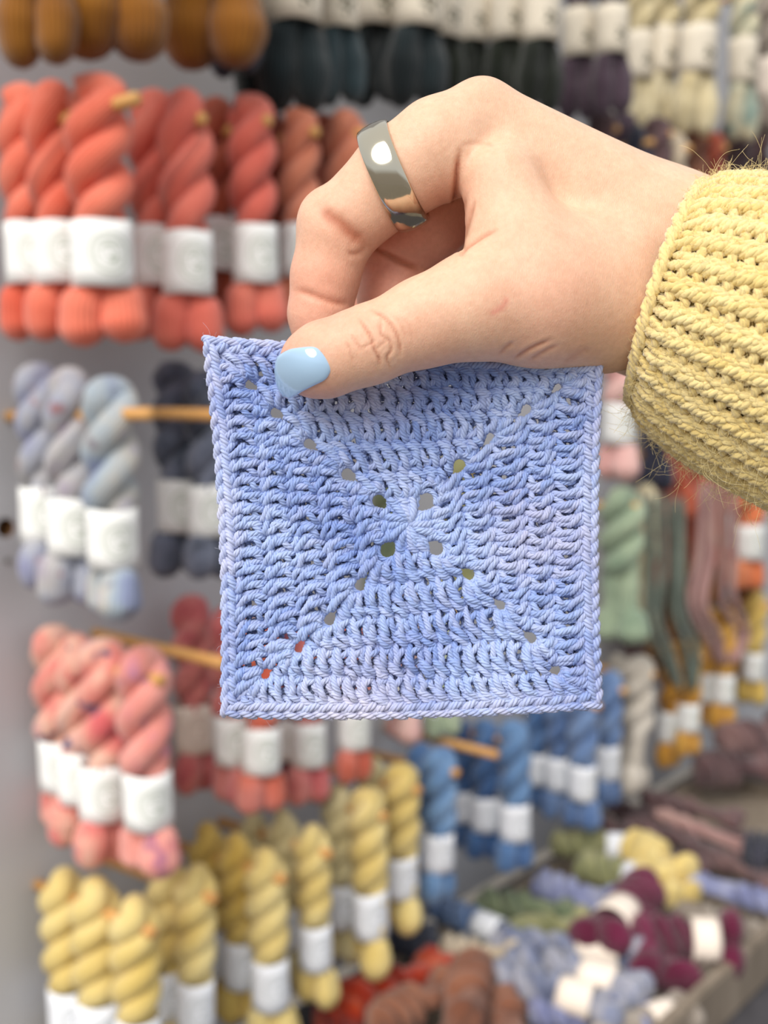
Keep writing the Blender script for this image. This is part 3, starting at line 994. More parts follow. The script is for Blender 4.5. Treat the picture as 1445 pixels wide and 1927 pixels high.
# long untwisted hanks hanging open at right
def open_hank(label, colour, tubes_px, off, r_px):
    root = None
    base = None
    for n, pts in enumerate(tubes_px):
        P = np.array([on_wall(x, y, off + 0.012 * (n % 2)) for x, y in pts])
        if root is None:
            base = P[0]
            root = link('open_hank', None, loc=base)
            tag(root, label, 'hank', 'open untwisted hanks at right')
        d = (P[0] - CAM) @ AF
        C = catmull((P - base)[None], 30)
        V, Q, uv = tubes(C, r_px / F * d, 9)
        link('strand_loop', mesh_np('strand_loop', V, Q, True, uv * np.array([4.0, 1.0])), YM[colour], root)


open_hank('sage green untwisted hank of hanging strands right of the square', 'sage_dark', [
    [(1222, 930), (1224, 1060), (1222, 1160), (1240, 1220), (1272, 1290)],
    [(1242, 925), (1246, 1060), (1240, 1160), (1262, 1230), (1280, 1300)],
    [(1262, 930), (1266, 1060), (1268, 1150), (1290, 1220), (1300, 1300)],
    [(1282, 930), (1282, 1060), (1284, 1150), (1310, 1220), (1304, 1300)]], 0.135, 8)
open_hank('dusty mauve untwisted hank of hanging strands beside the orange skein', 'mauve', [
    [(1322, 900), (1314, 1040), (1298, 1140), (1330, 1200), (1352, 1246)],
    [(1342, 900), (1340, 1040), (1326, 1140), (1352, 1200), (1362, 1250)],
    [(1360, 900), (1362, 1040), (1358, 1130), (1386, 1190), (1372, 1250)],
    [(1380, 900), (1382, 1040), (1380, 1120), (1404, 1190), (1382, 1248)],
    [(1332, 905), (1328, 1040), (1312, 1140), (1342, 1200), (1356, 1250)]], 0.14, 7)


# skeins lying on the table and in the tray
def lying(label, colour, p0, p1, lift=0.03, fat=1.0, band='seal', roll=0.0, shape=None):
    A = on_level(p0[0], p0[1], TABLE_Z + 0.024 + lift)
    B = on_level(p1[0], p1[1], TABLE_Z + 0.024 + lift)
    H = float(np.linalg.norm(B - A))
    z = nrm(A - B)
    x = nrm(np.cross(np.array([0, 0, 1.0]), z))
    y = np.cross(z, x)
    m = Matrix((tuple(x), tuple(y), tuple(z))).transposed()
    m = m @ Matrix.Rotation(roll, 3, 'Z')
    return skein(label, colour, A, H, 'loose skeins in the wooden tray', fat * 0.98 * 0.25 / H, band=band, rot=m.to_euler(), shape=(3, 4, 1, 3)[COUNT[0] % 4] if shape is None else shape)


lying('olive flecked skein with pale blue band at the back of the tray', 'olive', (1040, 1585), (1235, 1600), 0.05, 0.9, 'cool')
lying('buttery yellow skein lying crosswise at the back of the tray', 'yellow', (1190, 1590), (1280, 1650), 0.07, 1.2, None)
lying('pale olive skein with white band in front of the buttery one', 'olive', (1090, 1625), (1262, 1672), 0.045, 0.9, 'cool')
lying('pale yellow skein beside the wine red skein', 'yellow', (1200, 1640), (1292, 1690), 0.05, 1.0, None)
lying('lavender blue twisted skein stretching to the right edge', 'periwinkle', (1500, 1712), (1290, 1655), 0.05, 0.75, None)
lying('grey taupe skein with loose twist right of the wine red skeins', 'taupe', (1430, 1760), (1230, 1690), 0.035, 0.7, None)
lying('periwinkle skein in the middle of the tray behind the moss green one', 'periwinkle', (1010, 1660), (1170, 1712), 0.035, 0.85, None)
lying('moss green skein lying left of the tray middle', 'moss', (900, 1700), (1090, 1720), 0.02, 0.95, None)
lying('sandy olive skein lying in front of the moss green one', 'olive', (960, 1760), (1120, 1735), 0.02, 0.9, None)
lying('wine red skein with blush band pointing to the upper middle', 'wine', (1220, 1665), (1120, 1775), 0.07, 1.25, 'warm')
lying('wine red skein with white band lying toward the tray rim', 'wine', (1190, 1765), (1400, 1775), 0.065, 1.15, 'warm')
lying('wine red skein without band in front of the other two', 'wine', (1200, 1740), (1255, 1850), 0.05, 1.3, None)
lying('slate blue skein with white band under the first blue skein', 'blue_grey', (810, 1700), (985, 1775), 0.02, 0.8, 'cool')
lying('dark slate skein at the left end of the tray', 'navy_slate', (740, 1760), (880, 1800), 0.02, 1.1, None)
lying('steel blue skein with white band in the middle of the tray', 'steel', (930, 1770), (1235, 1812), 0.045, 0.8, 'warm')
lying('steel blue skein with thick white band in front of the middle one', 'steel', (960, 1800), (1225, 1868), 0.06, 0.9, 'warm')
lying('steel blue skein with white band nearest the bottom edge', 'steel', (930, 1830), (1180, 1905), 0.055, 0.85, 'warm')
lying('pale lilac skein at the bottom edge below the steel blue ones', 'periwinkle', (1000, 1900), (1230, 1925), 0.03, 0.9, None)
lying('oat coloured skein beside the dark slate skein', 'oat', (830, 1785), (980, 1815), 0.03, 0.8, None)
lying('flame red and orange skein heaped at the bottom left of the tray', 'ember', (640, 1900), (850, 1815), 0.04, 1.2, None)
lying('flame red skein half under the other flame one', 'ember', (600, 1930), (760, 1880), 0.02, 1.3, None)
lying('rust brown skein lying left of two at the bottom edge', 'brown', (700, 1930), (865, 1850), 0.05, 1.0, None, shape=3)
lying('rust brown skein lying upright at the bottom edge', 'brown', (890, 1815), (860, 1960), 0.06, 1.1, None, shape=4)
lying('rust brown skein right of two at the bottom edge', 'brown', (935, 1850), (965, 1990), 0.03, 1.05, None, shape=3)
lying('grey skein with cream band by the tray rim', 'taupe', (1120, 1955), (1305, 1895), 0.03, 0.8, 'warm')
lying('pale grey pink skein along the tray rim', 'taupe', (1170, 1880), (1330, 1800), 0.03, 0.75, None)
lying('dusky brown hank lying across the back of the tray', 'dusk', (1150, 1520), (1450, 1600), 0.03, 0.6, None)
lying('dusky brown hank lying in front of its twin at the back', 'dusk', (1180, 1545), (1460, 1640), 0.03, 0.6, None)
lying('dusky mauve skein heaped at the right edge behind the tray', 'dusk', (1310, 1450), (1460, 1440), 0.06, 1.4, None)
lying('blackish skein at the right edge of the tray', 'midnight', (1400, 1600), (1500, 1620), 0.06, 1.3, None)
lying('dark mauve skein heaped behind at the right edge', 'dusk', (1360, 1400), (1480, 1380), 0.10, 1.4, None)
lying('dusky brown hank lying nearest the blue skeins at the back', 'dusk', (1120, 1545), (1330, 1640), 0.025, 0.7, None)
lying('dusky brown hank lying behind the lavender blue twisted one', 'dusk', (1290, 1590), (1470, 1668), 0.035, 0.7, None)
lying('dusky brown hank at the far back of the tray', 'dusk', (1210, 1500), (1400, 1545), 0.035, 0.7, None)
lying('mauve strands bundled at the back of the tray', 'mauve', (1240, 1530), (1440, 1610), 0.05, 0.45, None)

# ------------------------------------------------------------------ the crochet square
D_SQ = 290.0
RING = np.array([   # corner holes TL, TR, BR, BL of every round, as seen; the square hangs 290 mm from the lens
    [[770, 985]] * 4,
    [[709, 940], [806, 936], [825, 1036], [725, 1040]],
    [[651, 890], [867, 873], [884, 1083], [676, 1103]],
    [[580, 833], [923, 823], [943, 1140], [618, 1168]],
    [[517, 775], [992, 769], [1001, 1202], [561, 1220]],
    [[470, 722], [1050, 728], [1047, 1265], [498, 1271]],
    [[403, 655], [1112, 696], [1112, 1310], [436, 1327]]], dtype=float)
OUT = RING[6] + np.array([[-13, -13], [13, -11], [12, 13], [-11, 13]])
BOW = [(0, 4), (-9, 2), (0, 10), (14, -6)]      # how far each outer side bulges, in pixels


def ring_pt(k, side, f):
    """position (px) on the top of round k along a side; f in 0..1"""
    A, B = RING[k][side], RING[k][(side + 1) % 4]
    f = np.asarray(f, dtype=float)[..., None]
    p = A + (B - A) * f
    p = p + np.array(BOW[side]) * (k / 6.0) ** 2 * (4 * f * (1 - f)) * np.array([1.0, 1.0])
    return p


def sq_depth(px):
    """gentle waves of the fabric, mm"""
    x, y = px[..., 0], px[..., 1]
    return D_SQ + 1.2 * np.sin(x / 130.0 + 0.7) * np.cos(y / 170.0) + 1.0 * np.sin((x + y) / 210.0)


def px3(px, z):
    d = sq_depth(px) - z
    return np.stack([(px[..., 0] - CX) / F * d, -(px[..., 1] - CY) / F * d, -d], -1)


MMPX = D_SQ / F
# strand control points of one double crochet: (across, from base 0 to top 1, towards the viewer)
A_ = [(.30, -.15, -.7), (.27, .05, .5), (.17, .28, 1.05), (.03, .50, 1.0), (-.12, .68, .2)]
B_ = [(.64, -.12, -.7), (.58, .10, .25), (.48, .30, .60), (.38, .48, .50), (.26, .64, -.2)]
C_ = [(-.46, .00, -.4), (-.27, .09, .55), (-.03, .21, .92), (.14, .34, .45), (.22, .44, -.3)]
W_ = [(.58, .40, -.3), (.33, .52, .75), (.0, .67, 1.08), (-.33, .80, .65), (-.56, .90, -.35)]
D_ = [(.62, .62, -.3), (.36, .74, .55), (.02, .87, .82), (-.30, .99, .45), (-.50, 1.07, -.4)]
E_ = [(.16, -.10, -1.1), (.10, .30, -1.0), (.0, .70, -1.0), (-.04, 1.05, -.9)]
F_ = [(.62, .0, -1.1), (.52, .40, -1.0), (.45, .75, -1.0), (.40, 1.02, -.9)]
G_ = [(-.55, .16, -1.0), (-.2, .22, -.75), (.2, .20, -.75), (.55, .16, -1.0)]
I_ = [(-.55, .46, -1.2), (-.2, .52, -.85), (.2, .50, -.85), (.55, .46, -1.2)]
K_ = [(-.55, .78, -1.2), (-.2, .74, -.8), (.2, .76, -.8), (.55, .78, -1.2)]
A1 = [(.20, -.08, .3), (.18, .20, .9), (.08, .48, 1.0), (-.08, .74, .7), (-.2, 1.0, -.3)]
B1 = [(-.30, -.08, .1), (-.30, .20, .5), (-.36, .48, .6), (-.42, .74, .4), (-.5, .98, -.3)]
ROUNDN = [3, 7, 11, 15, 19, 23]
HOLE = [0, 15, 12, 10.5, 9.5, 8.5]


def clear_hole(p, kk):
    """keep the eyelet at each corner of round kk open: a strand goes round it"""
    for c in range(4):
        c0 = RING[kk][c]
        o_ = nrm(c0 - RING[0][0])
        v = p - (c0 - o_ * 3)
        a, b = v @ o_, v @ np.array([-o_[1], o_[0]])
        q = math.hypot(a / 1.35, b)
        lim = HOLE[kk] * HOLEV[kk][c] + 5.0
        if q < lim:
            f = lim / max(q, 1.5)
            v = v * f
            p = c0 - o_ * 3 + v
    return p


HOLEV = np.random.default_rng(11).uniform(0.75, 1.1, (6, 4))
HOLEV[1] = (0.9, 1.25, 1.0, 1.05)
M_cot = cotton_mat('hand_dyed_cotton', (128, 154, 216), (176, 196, 240), (208, 207, 232), 0.5, 0.8)


def tone(P):
    """slow hand-dyed drift: r = lighter blue, g = pale lilac"""
    x, y = P[..., 0], P[..., 1]
    a = 0.5 + 0.5 * np.sin(x * 0.13 + 1.3 * np.sin(y * 0.11)) * np.cos(y * 0.09 + 0.4)
    b = np.clip(np.sin(x * 0.071 + 2.0) * np.sin(y * 0.083 - 1.1) - 0.35, 0, 1)
    return a, b


def yarn_into(acc, ctrl, R, M, plies=4, lay=4.2, sides=5, conv=None):
    ctrl = np.asarray(ctrl)
    P = catmull(ctrl, M)
    V, Q, uv = plied(P, R, plies, lay, sides)
    a, b = tone(V)
    n = len(ctrl)
    jit = np.tile(np.repeat(rng.uniform(-0.25, 0.25, n), M * sides), plies)
    jit2 = np.tile(np.repeat(rng.uniform(-0.1, 0.25, n), M * sides), plies)
    edge = np.clip((np.maximum(np.abs(V[:, 0] - 6) / 50, np.abs(V[:, 1] + 3) / 48) - 0.80) * 4, 0, 1)
    col = np.stack([np.clip(a + jit, 0, 1), np.clip(b * 0.8 + jit2 + 0.6 * edge, 0, 1), np.zeros(len(V))], -1)
    acc.add(V, Q, uv, col)


sq_origin = c2w(C3(770, 640, D_SQ))
sq = link('crochet_square', None, loc=sq_origin)
tag(sq, 'lilac blue crocheted granny square with ridged rounds and corner holes, held up by the hand', 'crochet square')
for k in range(1, 7):
    n = ROUNDN[k - 1]
    acc = Acc()
    groups = {}
    for side in range(4):
        for i in range(n):
            ft = (i + 0.5) / n
            if k > 1:
                ln = np.linalg.norm(RING[k][(side + 1) % 4] - RING[k][side])
                mg = 10.0 / ln
                ft = mg + (1 - 2 * mg) * ft
            if k == 1:
                ln = np.linalg.norm(RING[1][(side + 1) % 4] - RING[1][side])
                ft = 13 / ln + (1 - 26 / ln) * ft
                pb = RING[0][side] + 0.0
                wb = 0.22
                pb = pb + (ring_pt(1, side, ft) - pb) * 0.10
            else:
                # two stitches at each end of the side fan out of the corner hole
                m = n - 4
                ln = np.linalg.norm(RING[k - 1][(side + 1) % 4] - RING[k - 1][side])
                if i < 2 or i >= n - 2:
                    c = RING[k - 1][side] if i < 2 else RING[k - 1][(side + 1) % 4]
                    o_ = nrm(c - RING[0][0])
                    pb = c + o_ * 13.0
                    q = (i - 0.5) * 4.0 if i < 2 else (i - (n - 1.5)) * 4.0
                    sd_ = nrm(RING[k - 1][(side + 1) % 4] - RING[k - 1][side])
                    pb = pb + sd_ * (q * 1.9 + (8 if i < 2 else -8))
                    wb = 0.6
                else:
                    mg = 17.0 / ln
                    fb = mg + (1 - 2 * mg) * (i - 2 + 0.5) / m
                    pb = ring_pt(k - 1, side, fb)
                    wb = 1.0
            pt = ring_pt(k, side, ft)
            sdir = nrm(RING[k][(side + 1) % 4] - RING[k][side])
            wt = np.linalg.norm(RING[k][(side + 1) % 4] - RING[k][side]) / (n + 0.6)
            if k == 1:
                sdir_b = np.array([-(pt - RING[0][0])[1], (pt - RING[0][0])[0]])
                sdir_b = nrm(sdir_b)
            else:
                sdir_b = sdir
            for nm, S in ((('A', A_), ('B', B_), ('C', C_), ('W', W_), ('D', D_), ('E', E_), ('F', F_), ('G', G_), ('I', I_), ('K', K_)) if k > 1 else (('A', A1), ('B', B1), ('D', D_))):
                pts = []
                js, jz = rng.normal(0, 0.05), rng.normal(0, 0.12)
                for (s, t, z) in S:
                    s = s + rng.normal(0, 0.06) + js
                    t = t + rng.normal(0, 0.03)
                    z = z + rng.normal(0, 0.12) + jz
                    tc = min(max(t, 0), 1)
                    w = (wb * (1 - tc) + tc) * wt
                    sd_ = sdir_b * (1 - tc) + sdir * tc
                    p = pb + (pt - pb) * t + sd_ * s * w
                    for kk in (k - 1, k):
                        if 1 <= kk <= 5:
                            p = clear_hole(p, kk)
                    pts.append(px3(p, z * 1.45))
                groups.setdefault(nm, []).append(pts)
    for nm, L in groups.items():
        R = {'A': 0.90, 'B': 0.84, 'C': 0.80, 'W': 0.86, 'D': 0.82, 'E': 0.8, 'F': 0.75, 'G': 0.8, 'I': 0.85, 'K': 0.8}[nm]
        if k == 1:
            R *= 1.12
        back = nm in 'EFGIK'
        yarn_into(acc, np.array(L), R, 9 if back else 15, 3 if back else 4, 4.0, 4 if back else 5)
    # short strands that close the fan on each diagonal
    if k > 1:
        fan = []
        for c in range(4):
            c0 = RING[k - 1][c]
            o_ = nrm(RING[k][c] - c0)
            e_ = np.array([-o_[1], o_[0]])
            ln = np.linalg.norm(RING[k][c] - c0)
            hi_ = 0.60 if k < 6 else 0.95
            for w_, z_ in ((-7, 0.5), (0, 0.9), (7, 0.5)):
                fan.append([px3(c0 + o_ * (HOLE[k - 1] * 1.2 + 3) + e_ * w_ * .5, -.9), px3(c0 + o_ * (HOLE[k - 1] * 1.2 + 6) + e_ * w_ * .6, z_), px3(c0 + o_ * (13 + ln * hi_ * .35) + e_ * w_, z_ + .1),
                            px3(c0 + o_ * ln * hi_ + e_ * w_ * 1.2, -.4)])
        yarn_into(acc, np.array(fan), 0.82, 13)
    # chain two round each corner hole
    ch = []
    if k < 6:
        for c in range(4):
            o_ = nrm(RING[k][c] - RING[0][0])
            e_ = np.array([-o_[1], o_[0]])
            p0 = RING[k][c]
            for zz, dr in ((0.3, 0), (-0.7, 2)):
                ch.append([px3(p0 - e_ * 19 - o_ * 4, zz), px3(p0 - e_ * 12 + o_ * (8 + dr), zz), px3(p0 + o_ * (13 + dr), zz + 0.2),
                           px3(p0 + e_ * 12 + o_ * (8 + dr), zz), px3(p0 + e_ * 19 - o_ * 4, zz)])
        yarn_into(acc, np.array(ch), 0.75, 16)
    link('crochet_round', acc.mesh('crochet_round', c2w, sq_origin), M_cot, sq)

# braided edge: two slanting strands per chain stitch
acc = Acc()
ch1, ch2 = [], []
for side in range(4):
    A, B = RING[6][side], RING[6][(side + 1) % 4]
    OA, OB = OUT[side], OUT[(side + 1) % 4]
    n = 25
    for i in range(-0, n):
        def ep(u, v, z, i=i, n=n, side=side, A=A, B=B, OA=OA, OB=OB):
            f = min(max((i + u) / n, 0.0), 1.0)
            p = ring_pt(6, side, np.array(f))
            o = (OA + (OB - OA) * f) + np.array(BOW[side]) * 4 * f * (1 - f)
            q = p + (o - p) * v
            return px3(q + rng.normal(0, 0.5, 2), z + rng.normal(0, 0.08))
        ch1.append([ep(1.25, .70, -.6), ep(1.0, .50, .5), ep(.55, .15, 1.25), ep(.1, -.2, 1.0), ep(-.2, -.4, -.2)])
        ch2.append([ep(1.25, .65, -.4), ep(1.0, .85, .5), ep(.55, 1.15, .9), ep(.1, 1.35, .3), ep(-.2, 1.35, -.6)])
yarn_into(acc, np.array(ch1), 1.05, 20, 4, 4.6)
yarn_into(acc, np.array(ch2), 1.05, 20, 4, 4.6)
link('chain_edge', acc.mesh('chain_edge', c2w, sq_origin), M_cot, sq)


def hairs(starts, dirs, length, curl, R, M=7, sides=3, seed=3):
    """thin loose fibres: starts, dirs (N,3) in mm"""
    r = np.random.default_rng(seed)
    N = len(starts)
    P = np.empty((N, M, 3))
    P[:, 0] = starts
    d = nrm(dirs)
    b = r.normal(0, 1, (N, 3)) * curl
    st = (length / (M - 1))[:, None]
    for j in range(1, M):
        P[:, j] = P[:, j - 1] + d * st
        d = nrm(d + b / (M - 1) + r.normal(0, 0.12, (N, 3)) * min(1.0, float(np.mean(curl))))
    return tubes(P, R, sides, cap=False)


r5 = np.random.default_rng(5)
n_h = 420
fs_ = r5.uniform(0, 1, n_h)
sd4 = r5.integers(0, 4, n_h)
st, dr = [], []
for f, s4 in zip(fs_, sd4):
    o = OUT[s4] + (OUT[(s4 + 1) % 4] - OUT[s4]) * f + np.array(BOW[s4]) * 4 * f * (1 - f)
    st.append(px3(o, r5.uniform(-1, 1)))
    od = nrm(o - RING[0][0])
    dr.append([od[0] + r5.normal(0, .7), -od[1] + r5.normal(0, .7), r5.normal(0, .5)])
V, Q, uv = hairs(np.array(st), np.array(dr), r5.uniform(0.8, 3.2, n_h) * np.where(r5.uniform(0, 1, n_h) > .97, 2.2, 1), 1.6, 0.022, 6)
M_fuzz = plain('cotton_fibre', (216, 220, 240), 0.6)
o = link('loose_fibre', mesh_np('loose_fibre', c2w(V) - sq_origin, Q), M_fuzz, sq)
tag(o, kind='stuff')

# ------------------------------------------------------------------ the hand: one continuous surface from a distance field
def rc(p, a, b, r1, r2):
    ba = b - a
    l2 = ba @ ba
    rr = r1 - r2
    a2 = l2 - rr * rr
    il2 = 1.0 / l2
    pa = p - a
    y = pa @ ba
    z = y - l2
    t = pa * l2 - ba * y[:, None]
    x2 = (t * t).sum(1)
    y2 = y * y * l2
    z2 = z * z * l2
    k = np.sign(rr) * rr * rr * x2
    return np.where(np.sign(z) * a2 * z2 > k, np.sqrt(x2 + z2) * il2 - r2,
                    np.where(np.sign(y) * a2 * y2 < k, np.sqrt(x2 + y2) * il2 - r1,
                             (np.sqrt(x2 * a2 * il2) + y * rr) * il2 - r1))


def smin(a, b, k):
    h = np.maximum(k - np.abs(a - b), 0.0) / k
    return np.minimum(a, b) - h * h * h * k / 6.0


def J(px, py, d, r):
    return C3(px, py, d), r * d / F


def chain(js):
    return [(js[i], js[i + 1]) for i in range(len(js) - 1)]


THUMB = [J(589, 684, 278, 62), J(612, 676, 277, 68), J(690, 650, 276, 70), J(800, 606, 277, 80), J(893, 576, 279, 97), J(1010, 560, 285, 126), J(1130, 556, 297, 146)]
INDEX = [J(604, 664, 301, 46), J(602, 590, 300, 57), J(612, 520, 299, 62), J(634, 432, 298, 71), J(752, 326, 295, 84), J(828, 280, 294, 92), J(906, 218, 296, 66)]
MIDDLE = [J(756, 650, 316, 56), J(744, 560, 317, 68), J(730, 470, 318, 72), J(790, 425, 316, 82), J(930, 260, 314, 66)]
RINGF = [J(690, 640, 330, 48), J(722, 545, 333, 62), J(790, 450, 335, 70), J(950, 280, 333, 62)]
LITTLE = [J(760, 640, 346, 42), J(790, 545, 349, 52), J(840, 460, 350, 58), J(980, 330, 350, 56)]
WR = J(1242, 520, 313, 184)
BACK = [(INDEX[-1], WR), (MIDDLE[-1], J(1250, 515, 322, 176)), (RINGF[-1], J(1250, 520, 332, 160)), (LITTLE[-1], J(1250, 530, 338, 150)),
        (J(940, 340, 288, 72), J(980, 480, 285, 92)), (J(980, 480, 285, 92), J(1120, 545, 297, 130)),
        (J(960, 420, 318, 90), J(1100, 520, 322, 120)), (WR, J(1440, 590, 312, 190)), (J(1250, 520, 332, 160), J(1440, 590, 332, 170))]


def part_sdf(p, segs, k):
    out = None
    for ((a, r1), (b, r2)) in segs:
        d = rc(p, a, b, r1, r2)
        out = d if out is None else smin(out, d, k)
    return out


def hand_sdf(p):
    thumb = part_sdf(p, chain(THUMB), 5.0)
    index = part_sdf(p, chain(INDEX), 4.0)
    index = smin(index, rc(p, *[v for v in (J(620, 410, 298, 56)[0], J(628, 420, 298, 56)[0])], J(620, 410, 298, 56)[1], J(628, 420, 298, 56)[1]), 3.0)
    mid = part_sdf(p, chain(MIDDLE), 4.0)
    rf = part_sdf(p, chain(RINGF), 4.0)
    lf = part_sdf(p, chain(LITTLE), 4.0)
    back = part_sdf(p, BACK, 9.0)
    f = smin(smin(index, mid, 1.0), smin(rf, lf, 1.0), 1.0)
    body = smin(back, thumb, 7.0)
    # the fold between the web of the thumb and the base of the index finger stays open near the surface
    return smin(body, f, 4.0)


def surface_nets(f, lo, h):
    s = f < 0
    nx, ny, nz = f.shape
    c = [s[i:nx - 1 + i, j:ny - 1 + j, k:nz - 1 + k] for i in (0, 1) for j in (0, 1) for k in (0, 1)]
    cnt = sum(x.astype(np.int8) for x in c)
    act = (cnt > 0) & (cnt < 8)
    idx = np.argwhere(act)
    ids = -np.ones(act.shape, dtype=np.int64)
    ids[act] = np.arange(len(idx))
    acc = np.zeros((len(idx), 3))
    w = np.zeros(len(idx))
    cor = [(i, j, k) for i in (0, 1) for j in (0, 1) for k in (0, 1)]
    for a in range(8):
        for b in range(a + 1, 8):
            A, B = np.array(cor[a]), np.array(cor[b])
            if np.abs(A - B).sum() != 1:
                continue
            ia, ib = idx + A, idx + B
            fa, fb = f[ia[:, 0], ia[:, 1], ia[:, 2]], f[ib[:, 0], ib[:, 1], ib[:, 2]]
            m = (fa < 0) != (fb < 0)
            t = np.where(m, fa / np.where(m, fa - fb, 1), 0)
            acc[m] += (idx + A + (B - A) * t[:, None])[m]
            w[m] += 1
    V = lo + acc / w[:, None] * h
    Q = []
    for ax in range(3):
        o1, o2 = (ax + 1) % 3, (ax + 2) % 3
        sl0 = [slice(None)] * 3
        sl1 = [slice(None)] * 3
        sl0[ax] = slice(0, -1)
        sl1[ax] = slice(1, None)
        ch = s[tuple(sl0)] != s[tuple(sl1)]
        e = np.argwhere(ch)
        ok = (e[:, o1] > 0) & (e[:, o2] > 0) & (e[:, o1] < f.shape[o1] - 1) & (e[:, o2] < f.shape[o2] - 1)
        e = e[ok]
        ins = s[tuple(e.T)]
        u, v = np.zeros(3, int), np.zeros(3, int)
        u[o1] = 1
        v[o2] = 1
        q = np.stack([ids[tuple((e - u - v).T)], ids[tuple((e - v).T)], ids[tuple(e.T)], ids[tuple((e - u).T)]], 1)
        q[~ins] = q[~ins][:, ::-1]
        Q.append(q)
    return V, np.concatenate(Q)


def grad_sdf(fn, p, e=0.15):
    g = np.stack([fn(p + np.array(v) * e) - fn(p - np.array(v) * e) for v in ((1, 0, 0), (0, 1, 0), (0, 0, 1))], 1)
    return nrm(g)


H_ = 0.5
lo = np.array([-36.0, -4.0, -366.0])
hi = np.array([122.0, 112.0, -258.0])
hc = 2.0
nc = np.ceil((hi - lo) / hc).astype(int) + 1
gc = np.stack(np.meshgrid(*[np.arange(n) for n in nc], indexing='ij'), -1)
fc = hand_sdf((lo + gc.reshape(-1, 3) * hc)).reshape(nc)
r_ = int(hc / H_)
nf = (nc - 1) * r_ + 1
ff = np.repeat(np.repeat(np.repeat(fc, r_, 0), r_, 1), r_, 2)[:nf[0], :nf[1], :nf[2]].astype(np.float32)
band_ = np.abs(fc) < 3.6
bandf = np.repeat(np.repeat(np.repeat(band_, r_, 0), r_, 1), r_, 2)[:nf[0], :nf[1], :nf[2]]
ii = np.argwhere(bandf)
for s_ in range(0, len(ii), 400000):
    q = ii[s_:s_ + 400000]
    ff[q[:, 0], q[:, 1], q[:, 2]] = hand_sdf(lo + q * H_)
# open end of the forearm inside the sleeve: cap the box sides
ff[-1] = 1.0
ff[0] = 1.0
ff[:, 0] = 1.0
ff[:, -1] = 1.0
ff[:, :, 0] = 1.0
ff[:, :, -1] = 1.0
HV, HQ = surface_nets(ff, lo, H_)
inner = HV[:, 0] < 119.0
HN = grad_sdf(hand_sdf, HV)
HV[inner] -= (hand_sdf(HV)[:, None] * HN)[inner]
HN = grad_sdf(hand_sdf, HV)
HP = proj(HV)
FRONT = (HN * (-HV)).sum(1) > 0
print('hand verts', len(HV), 'quads', len(HQ))


def polydist(P, pts):
    pts = catmull(np.array(pts, dtype=float)[:, :2][None].repeat(1, 0) if False else np.concatenate([np.array(pts, float), np.zeros((len(pts), 1))], 1)[None], 24)[0][:, :2]
    best = np.full(len(P), 1e9)
    tt = np.zeros(len(P))
    for i in range(len(pts) - 1):
        a, b = pts[i], pts[i + 1]
        ab = b - a
        t = np.clip(((P - a) @ ab) / (ab @ ab + 1e-9), 0, 1)
        d = np.linalg.norm(P - a - ab * t[:, None], axis=1)
        m = d < best
        best = np.where(m, d, best)
        tt = np.where(m, (i + t) / (len(pts) - 1), tt)
    return best, tt


CREASES = [   # polyline in picture pixels, width px, depth mm, depth limits of the finger it lies on
    ([(700, 583), (724, 598), (741, 619), (751, 643), (754, 669)], 3.0, 0.42, (0, 289)),
    ([(674, 598), (689, 619), (699, 637), (704, 656), (713, 675), (715, 688)], 3.0, 0.45, (0, 289)),
    ([(717, 602), (717, 628), (732, 641), (736, 660), (728, 673), (735, 694)], 2.6, 0.34, (0, 289)),
    ([(660, 630), (668, 643), (681, 660)], 2.4, 0.22, (0, 289)),
    ([(652, 646), (658, 660), (664, 680)], 2.4, 0.2, (0, 289)),
    ([(681, 655), (696, 648), (707, 640)], 2.2, 0.2, (0, 289)),
    ([(706, 660), (718, 648), (730, 640)], 2.2, 0.2, (0, 289)),
    ([(735, 590), (755, 612), (766, 640)], 3.0, 0.16, (0, 289)),
    ([(760, 600), (772, 620), (776, 645)], 3.0, 0.12, (0, 289)),
    ([(866, 285), (859, 330), (857, 380), (858, 430), (869, 478)], 4.5, 0.95, (0, 305)),
    ([(868, 478), (884, 462), (905, 448), (935, 432)], 3.5, 0.4, (0, 305)),
    ([(869, 472), (876, 440), (884, 410), (892, 380)], 3.5, 0.35, (0, 305)),
    ([(866, 440), (872, 410), (876, 370)], 3.0, 0.25, (0, 305)),
    ([(840, 446), (848, 425), (838, 405)], 3.0, 0.3, (0, 305)),
    ([(604, 391), (622, 408), (640, 420), (662, 440), (690, 462)], 13, 0.7, (0, 308)),
    ([(655, 474), (664, 478), (680, 474), (690, 463)], 5, 0.3, (0, 308)),
    ([(558, 546), (580, 552), (605, 561), (630, 569), (656, 572)], 6, 0.45, (0, 308)),
    ([(939, 668), (950, 656), (966, 644)], 3.5, 0.3, (0, 300)),
    ([(968, 676), (985, 664), (1005, 653), (1036, 640)], 3.5, 0.42, (0, 300)),
    ([(998, 678), (1020, 664), (1048, 650)], 4.0, 0.3, (0, 300)),
    ([(1060, 684), (1085, 668), (1110, 655)], 5.0, 0.2, (0, 300)),
    ([(866, 276), (885, 270), (915, 270), (930, 276)], 4, 0.15, (0, 305)),
    ([(688, 460), (725, 477), (760, 494), (790, 506)], 5, 0.8, (304, 340)),
    ([(722, 476), (748, 492), (770, 500)], 3, 0.4, (304, 340)),
]
dep = np.zeros(len(HV))
cr = np.zeros(len(HV))
